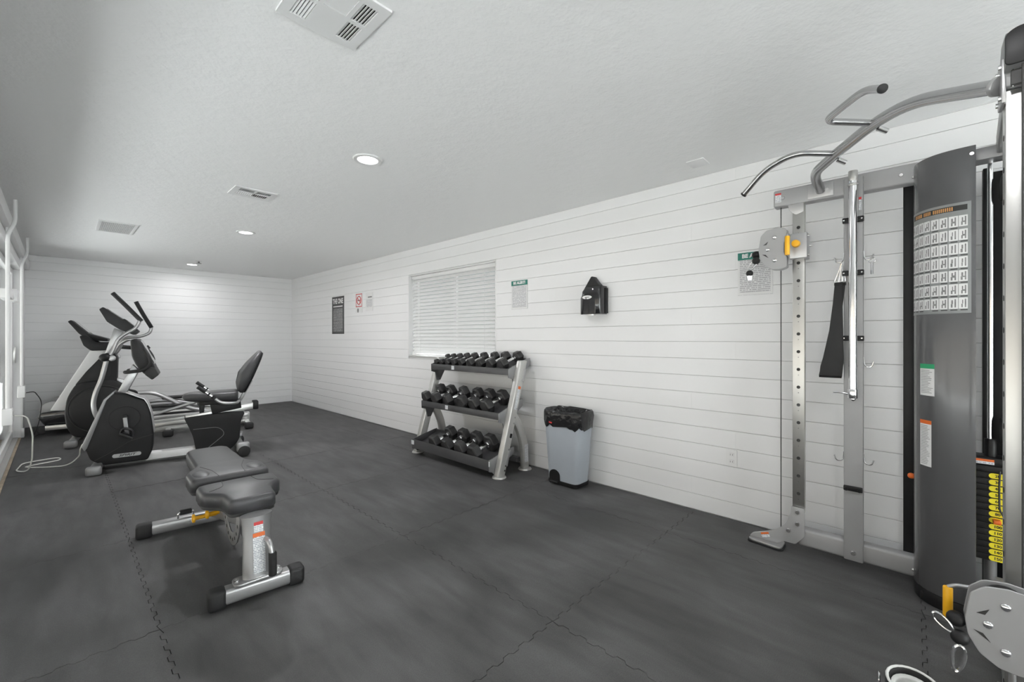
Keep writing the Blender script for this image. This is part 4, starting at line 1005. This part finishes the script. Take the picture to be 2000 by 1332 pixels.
for s in (-1, 1):
    LB().tube([(p[0], s*.1005, p[1]) for p in circ(.231, .478, .117, .114, 28)], .003, 6, closed=True).build('crank_ring', m_shellb, hs)
    a = 1 if s < 0 else -1
    ck = LB().cyl((.236, s*.10, .49), (.236, s*.135, .49), .022, seg=16).build('crank_hub', m_black, bk, bevel=.003)
    LB().bar((.236, s*.13, .49), (.236+.016, s*.13, .49-a*.165), .022, .032, up=(1, 0, 0)).build('crank_arm', m_grey, bk, bevel=.005)
    pz = .49-a*.165
    pd = LB().box(-.055, .055, -.05, .05, -.012, .012, Matrix.Translation((.252, s*.195, pz)) @ Matrix.Rotation(math.radians(32), 4, 'Y')).build('pedal', m_black, bk, bevel=.006)
    LB().tube(fillet([(.21, s*.195, pz+.02), (.225, s*.195, pz+.075), (.30, s*.195, pz+.05), (.295, s*.195, pz-.02)], .03), .012, 8, sx=2.6).build('pedal_strap', m_rub, pd)
    LB().tube([(.02, s*.1005, .10), (.13, s*.1005, .16), (.27, s*.1005, .25), (.44, s*.1005, .295)], .0025, 6).build('panel_seam', m_ink, hs)
    plate('logo_badge', .2, .034, m_silver, wm(bk) @ basis((.248, s*.1005, .121), (0, s, 0)), bk, .002, outline=stadium(0, 0, .212, .036))
    text('logo_lettering', 'SPIRIT', .030, m_ink, wm(bk) @ basis((.248, s*.1030, .121), (0, s, 0)), bk, shear=.35, bold=.0008, sx=1.5)
foot = LB().box(.0, .075, -.24, .24, .02, .075).build('front_foot', m_grey, bk, bevel=.012)
for s in (-1, 1): LB().box(-.02, .09, s*.27-.03, s*.27+.03, 0, .085).build('foot_cap', m_grey, bk, bevel=.02, bseg=3)
LB().prism([(.165, .71), (.232, .70), (.335, .935), (.285, 1.0)], -.042, .042, 'y').build('mast', m_silver, bk, bevel=.008)
cons = LB().prism(rpoly([(.275, 1.243), (.332, 1.258), (.369, 1.195), (.439, 1.035), (.487, .890), (.437, .851), (.369, .916), (.318, .994), (.285, 1.085)], .02), -.17, .17, 'y').build('console', m_black, bk, bevel=.025, bseg=3)
LB().bar((.352, 0, 1.235), (.455, 0, 1.005), .25, .006, up=(1, 0, .45)).build('display', m_screen, cons)
LB().prism(rpoly([(.40, .98), (.46, .965), (.492, .893), (.44, .845), (.385, .90)], .012), -.185, .185, 'y').build('console_shelf', m_black, cons, bevel=.01)
for s in (-1, 1):
    LB().tube(fillet([(.27, s*.03, .925), (.235, s*.15, .93), (.25, s*.205, .93), (.38, s*.215, .945), (.437, s*.215, 1.01), (.418, s*.21, 1.08), (.380, s*.17, 1.15)], .04), .016, 12).build('console_handle', m_grip, bk)
LB().box(.38, .83, -.055, .055, .03, .103).build('base_tube', m_white, bk, bevel=.01)
rh = LB().prism(rpoly([(.69, .425), (1.07, .452), (1.232, .440), (1.19, .341), (1.178, .137), (1.095, .04), (.79, .06), (.768, .215), (.737, .307)], [.01, .02, .03, .04, .05, .03, .02, .05, .03]), -.10, .10, 'y').build('seat_housing', m_shellb, bk, bevel=.012, bseg=3)
for s in (-1, 1): LB().tube(fillet([(.765, s*.1005, .30), (.99, s*.1005, .30), (1.05, s*.1005, .22), (.86, s*.1005, .06)], .07), .0025, 6).build('panel_seam', m_grey, rh)
rl_ = LB().prism([(.715, .372), (.70, .438), (1.335, .532), (1.35, .462)], -.055, .055, 'y').build('seat_rail', m_nickel, bk, bevel=.006)
for (u, z) in ((.76, .425), (.80, .428), (.90, .440), (.98, .452), (1.0, .456)): LB().cyl((u, -.0545, z-.012), (u, -.0562, z-.012), .008, seg=10).build('rail_hole', m_ink, rl_)
LB().box(1.31, 1.365, -.065, .065, .452, .545).build('rail_end_cap', m_black, bk, bevel=.01)
LB().prism([(.93, .44), (.91, .56), (1.19, .575), (1.20, .48)], -.075, .075, 'y').build('seat_carriage', m_black, bk, bevel=.008)
LB().prism([(.82, .45), (.815, .585), (.875, .59), (.86, .46)], -.03, .03, 'y').build('release_lever', m_black, bk, bevel=.006)
seat = LB().loft([[(p[0]*1, p[1], z) for p in rpoly([(u0, -w0), (.95, -w1), (1.165, -w1*.9), (1.165, w1*.9), (.95, w1), (u0, w0)], [.05, .1, .05, .05, .1, .05])] for z, u0, w0, w1 in ((.575, .79, .06, .17), (.60, .70, .09, .195), (.635, .672, .105, .205), (.662, .685, .10, .20), (.676, .73, .085, .18))]).build('seat', m_vinyl, bk, smooth=70)
LB().loft([[(p[0], p[1], z) for p in rpoly([(.80, -.10), (1.17, -.16), (1.17, .16), (.80, .10)], .04)] for z in (.545, .585)]).build('seat_base', m_black, bk, bevel=.01)
# backrest: cushion + shell, rounded in elevation, leaning back
ax = Vector((.245, 0, .47)).normalized(); nx_ = Vector((ax.z, 0, -ax.x))
ax = Vector((.19, 0, .455)).normalized(); nx_ = Vector((ax.z, 0, -ax.x))
def thick(l):
    K = [(0, .06), (.08, .105), (.2, .125), (.32, .10), (.42, .07), (.5, .045)]
    for (l0, t0), (l1, t1) in zip(K, K[1:]):
        if l <= l1: return t0+(t1-t0)*max(0, (l-l0))/(l1-l0)
    return K[-1][1]
def back_layer(rows, name, mat):
    outl = rpoly([(-.13, 0), (.13, 0), (.205, .16), (.175, .36), (.10, .50), (-.10, .50), (-.175, .36), (-.205, .16)], [.05, .05, .08, .08, .07, .07, .08, .08], 5)
    rings = []
    for f_, d_, k in rows:
        R_ = []
        for (w, l) in outl:
            wv = w*k; lv = .25+(l-.25)*k
            R_.append(Vector((1.222, 0, .640))+ax*lv-nx_*(f_*thick(lv)+d_)+Vector((0, wv, 0)))
        rings.append(R_)
    # close the front with a shrinking dome so the cushion stays soft
    return LB().loft(rings).build(name, mat, bk, smooth=70)
back_layer(((.0, .016, .94), (.05, .018, 1.0), (.5, .01, 1.01), (.85, .004, .98), (.97, .0, .90), (1.0, 0, .74)), 'backrest_cushion', m_vinyl)
back_layer(((0, -.004, .86), (0, -.002, .95), (0, .016, .98)), 'backrest_shell', m_black)
LB().bar((1.19, 0, .56), (1.30, 0, .78), .05, .03).build('seat_post', m_silver, bk, bevel=.005)
for s in (-1, 1):
    hdl = LB().tube(fillet([(1.17, s*.10, .565), (1.14, s*.265, .566), (1.06, s*.285, .568), (.99, s*.285, .585), (.94, s*.285, .636), (.865, s*.285, .705)], .05), .015, 12).build('seat_handle', m_silver, bk)
    LB().cyl((.95, s*.285, .627), (.80, s*.285, .762), .0185, seg=14).build('handle_grip', m_grip, hdl, bevel=.003)
    for q in (.2, .42): LB().cyl(Vector((.95, s*.285, .627)).lerp(Vector((.80, s*.285, .762)), q), Vector((.95, s*.285, .627)).lerp(Vector((.80, s*.285, .762)), q+.14), .0193, seg=14).build('pulse_sensor', m_chrome, hdl)
LB().box(1.15, 1.225, -.29, .29, .03, .085).build('rear_foot', m_grey, bk, bevel=.012)
for s in (-1, 1):
    LB().box(1.13, 1.25, s*.325-.035, s*.325+.035, .05, .15).build('foot_cap', m_grey, bk, bevel=.022, bseg=3)
    LB().cyl((1.20, s*.29, .058), (1.20, s*.365, .058), .057, seg=22).build('transport_wheel', m_rub, bk, bevel=.008)

# ------------------------------------------------------------------ elliptical trainer
el = thing('elliptical_trainer', 'black elliptical trainer with silver swing arms between the bike and the treadmill', 'elliptical', (.16, 7.30, 0), math.radians(-8))
dh = LB().prism(rpoly([(-.103, .373), (-.085, .547), (-.041, .657), (.003, .729), (.31, .765), (.42, .68), (.50, .53), (.52, .37), (.47, .2), (.38, .1), (.04, .077), (-.032, .1), (-.085, .208)], .05), -.12, .12, 'y').build('drive_housing', m_shellb, el, bevel=.018, bseg=3)
for s in (-1, 1):
    LB().cyl((.205, s*.115, .41), (.205, s*.133, .41), .272, .262, seg=44).build('crank_disc', m_black, el, bevel=.004)
    LB().tube([(p[0], s*.1205, p[1]) for p in circ(.205, .41, .282, .282, 44)], .004, 6, closed=True).build('disc_groove', m_ink, dh)
LB().prism(rpoly([(-.02, .70), (.077, .861), (.237, 1.078), (.324, 1.076), (.352, 1.022), (.345, .70)], .02), -.085, .085, 'y').build('tower_cover', m_shellb, el, bevel=.014, bseg=3)
for s in (-1, 1): LB().prism(rpoly([(.055, .77), (.29, .80), (.29, .93), (.16, .90)], .02), s*.0852, s*.088, 'y').build('tower_inset', m_black, el)
LB().prism([(.345, .70), (.30, .78), (.40, .745), (.48, .66), (.45, .66)], -.06, .06, 'y').build('top_vent', m_silver, el, bevel=.006)
LB().prism([(.232, 1.06), (.300, 1.06), (.405, 1.345), (.318, 1.385)], -.048, .048, 'y').build('mast', m_silver, el, bevel=.008)
cs = LB().prism(rpoly([(.196, 1.605), (.232, 1.635), (.406, 1.490), (.42, 1.50), (.493, 1.425), (.556, 1.347), (.508, 1.298), (.377, 1.365), (.265, 1.458)], .014), -.19, .19, 'y').build('console', m_black, el, bevel=.018, bseg=3)
LB().bar((.262, 0, 1.617), (.395, 0, 1.506), .27, .006, up=(.6, 0, .75)).build('display', m_screen, cs)
for s in (-1, 1):
    LB().cyl((.275, s*.08, 1.02), (.275, s*.27, 1.02), .052, .044, seg=20).build('pivot_cover', m_black, el, bevel=.01)
    LB().ball((.262, s*.305, 1.03), .058, 18, 10, (1, .75, .85)).build('pivot_cap', m_black, el, smooth=80); LB().cyl((.322, s*.27, 1.02), (.322, s*.335, 1.02), .032, seg=20).build('pivot_ring', m_silver, el, bevel=.004)
    if s < 0:
        low = [(.272, s*.30, 1.0), (.225, s*.30, .76), (.176, s*.30, .619), (.158, s*.30, .495), (.172, s*.30, .38), (.21, s*.29, .28)]
        up_ = [(.285, s*.30, 1.03), (.329, s*.30, 1.103), (.363, s*.30, 1.235), (.425, s*.30, 1.305), (.536, s*.30, 1.381), (.572, s*.30, 1.485)]
        gr = [(.585, s*.30, 1.468), (.438, s*.295, 1.658), (.323, s*.28, 1.799)]
    else:
        low = [(.272, s*.30, 1.0), (.30, s*.30, .76), (.31, s*.30, .60), (.33, s*.30, .42), (.42, s*.30, .30)]
        up_ = [(.285, s*.30, 1.03), (.345, s*.30, 1.12), (.385, s*.30, 1.27), (.555, s*.30, 1.279), (.649, s*.30, 1.331), (.661, s*.30, 1.41)]
        gr = [(.664, s*.30, 1.40), (.586, s*.295, 1.56), (.505, s*.28, 1.744)]
    LB().tube(fillet(low, .09), .024, 14).build('swing_arm', m_silver, el)
    LB().tube(fillet(up_, .06), .019, 14).build('upper_arm', m_silver, el)
    g_ = LB().tube(fillet(gr, .05), .024, 14).build('arm_grip', m_grip, el)
    LB().tube(fillet([(.32, s*.05, 1.08), (.372, s*.09, 1.19), (.44, s*.12, 1.24), (.50, s*.12, 1.25)], .05), .015, 10).build('fixed_handle', m_silver, el)
    # pedal arm, pedal, roller
    if s < 0: pa = [(.30, s*.20, .50), (.52, s*.20, .585), (.70, s*.20, .575), (.86, s*.20, .47), (1.04, s*.20, .34), (1.45, s*.20, .235)]
    else: pa = [(.25, s*.20, .30), (.52, s*.20, .40), (.74, s*.20, .43), (.95, s*.20, .40), (1.15, s*.20, .33), (1.60, s*.20, .235)]
    LB().tube(fillet(pa, .12), .026, 12, sx=1.2).build('pedal_arm', m_silver, el)
    pu, pz = (.84, .40) if s < 0 else (.96, .455)
    pdl = LB().loft([[(pu+p[0], s*.20+s*.02+p[1], pz+z) for p in rpoly([(-.19, -.075), (.17, -.075), (.17, .075), (-.19, .075)], .05)] for z in (-.02, .015)]).build('pedal', m_black, el, bevel=.008)
    LB().tube([(pu-.19, s*.22-.06, pz+.015), (pu-.21, s*.22, pz+.05), (pu-.19, s*.22+.06, pz+.015)], .012, 8).build('toe_stop', m_black, pdl)
    LB().bar((.60, s*.12, .14), (1.72, s*.20, .185), .055, .05).build('roller_track', m_nickel, el, bevel=.008)
    LB().cyl((pa[-1][0], s*.165, .235), (pa[-1][0], s*.235, .235), .036, seg=20).build('track_roller', m_rub, el, bevel=.005)
LB().tube([(.66, -.34, .30), (1.14, -.34, .435)], .019, 12).build('link_rod', m_silver, el)
LB().box(.30, 1.76, -.045, .045, .035, .095).build('base_tube', m_nickel, el, bevel=.01)
LB().box(1.66, 1.76, -.05, .05, .09, .19).build('rear_riser', m_nickel, el, bevel=.008)
for (u, hv) in ((-.03, .27), (1.72, .29), (.84, .24)):
    LB().box(u-.03, u+.03, -hv, hv, .025, .08).build('stabiliser', m_nickel, el, bevel=.012)
    for s in (-1, 1): LB().box(u-.055, u+.055, s*hv-.045, s*hv+.045, 0, .085).build('foot_cap', m_grey if u < .5 else m_rub, el, bevel=.022, bseg=3)

# ------------------------------------------------------------------ treadmill
tm = thing('treadmill', 'black treadmill with broad pale uprights along the back wall', 'treadmill', (-.10, 8.50, 0), math.radians(-6))
LB().prism(rpoly([(-.055, .245), (-.02, .30), (.40, .345), (.42, .17), (.185, .131), (.01, .135)], .02), -.36, .36, 'y').build('motor_base', m_gloss, tm, bevel=.014)
LB().prism(rpoly([(-.045, .29), (-.012, .405), (.06, .440), (.18, .432), (.42, .37), (.43, .33)], .03), -.335, .335, 'y').build('motor_hood', m_grey, tm, bevel=.016, bseg=3)
for s in (-1, 1):
    LB().prism([(.062, .325), (.195, .31), (.575, 1.095), (.432, 1.095)], s*.345, s*.405, 'y').build('upright', m_white, tm, bevel=.012, bseg=3)
    LB().prism(rpoly([(.33, 1.29), (.40, 1.30), (.48, 1.205), (.62, 1.205), (.63, 1.095), (.44, 1.090), (.37, 1.16)], .02), s*.30, s*.42, 'y').build('handle_bracket', m_black, tm, bevel=.012)
    LB().tube(fillet([(.60, s*.37, 1.15), (.85, s*.37, 1.12), (1.0, s*.37, 1.105), (1.04, s*.37, 1.135)], .04), .022, 12).build('handrail', m_grip, tm)
    LB().cyl((-.005, s*.33, .068), (-.005, s*.375, .068), .042, seg=20).build('transport_wheel', m_rub, tm, bevel=.005)
    LB().bar((.02, s*.395, .105), (2.02, s*.395, .105), .03, .06).build('side_beam', m_nickel, tm, bevel=.006)
    LB().bar((.40, s*.325, .185), (2.03, s*.325, .165), .11, .025).build('foot_rail', m_nickel, tm, bevel=.008)
LB().prism(rpoly([(.215, 1.480), (.248, 1.502), (.413, 1.320), (.602, 1.250), (.602, 1.215), (.47, 1.225), (.40, 1.245), (.317, 1.324)], .012), -.34, .34, 'y').build('console', m_black, tm, bevel=.014)
LB().bar((.262, 0, 1.489), (.40, 0, 1.336), .42, .006, up=(.75, 0, .66)).build('display', m_screen, tm)
LB().cyl((.50, -.30, 1.14), (.50, .30, 1.14), .02, seg=14).build('crossbar', m_grip, tm)
LB().prism(rpoly([(.33, 1.27), (.36, 1.28), (.43, 1.14), (.40, 1.12)], .01), -.3, .3, 'y').build('rear_cover', m_nickel, tm, bevel=.01)
LB().box(.38, 1.98, -.27, .27, .13, .185).build('running_deck', m_shellb, tm, bevel=.004); LB().box(.38, 2.0, -.26, .26, .185, .189).build('running_belt', m_rub, tm)
for s in (-1, 1): LB().box(1.93, 2.06, s*.335-.075, s*.335+.075, .0, .205).build('rear_cap', m_black, tm, bevel=.02, bseg=3)

# ------------------------------------------------------------------ cords
tag(MB().tube(fillet([(XL+.066, 5.58, .60), (XL+.14, 5.62, .58), (XL+.17, 5.75, .40), (XL+.16, 5.95, .12), (XL+.13, 6.05, .006), (XL+.05, 6.15, .006), (XL+.08, 6.5, .006), (XL+.33, 6.55, .006), (XL+.35, 6.4, .006), (XL+.08, 6.3, .006), (XL+.22, 6.15, .006), (.06, 6.05, .006), (.14, 5.95, .10), (.14, 5.79, .20), (.155, 5.757, .25)], .07, 6), .0055, 8).build('white_power_cord', m_cordw), 'white power cord trailing over the mat from the wall socket to the bike', 'cord')
tag(MB().tube(fillet([(XL+.066, 7.57, .62), (XL+.13, 7.58, .63), (XL+.19, 7.7, .50), (XL+.16, 7.9, .2), (XL+.10, 8.05, .006), (XL+.15, 8.3, .006), (-.12, 8.42, .02), (-.13, 8.45, .20), (-.155, 8.48, .25)], .09, 6), .0045, 8).build('black_power_cord', m_rub), 'black power cord looping from the wall socket to the treadmill', 'cord')
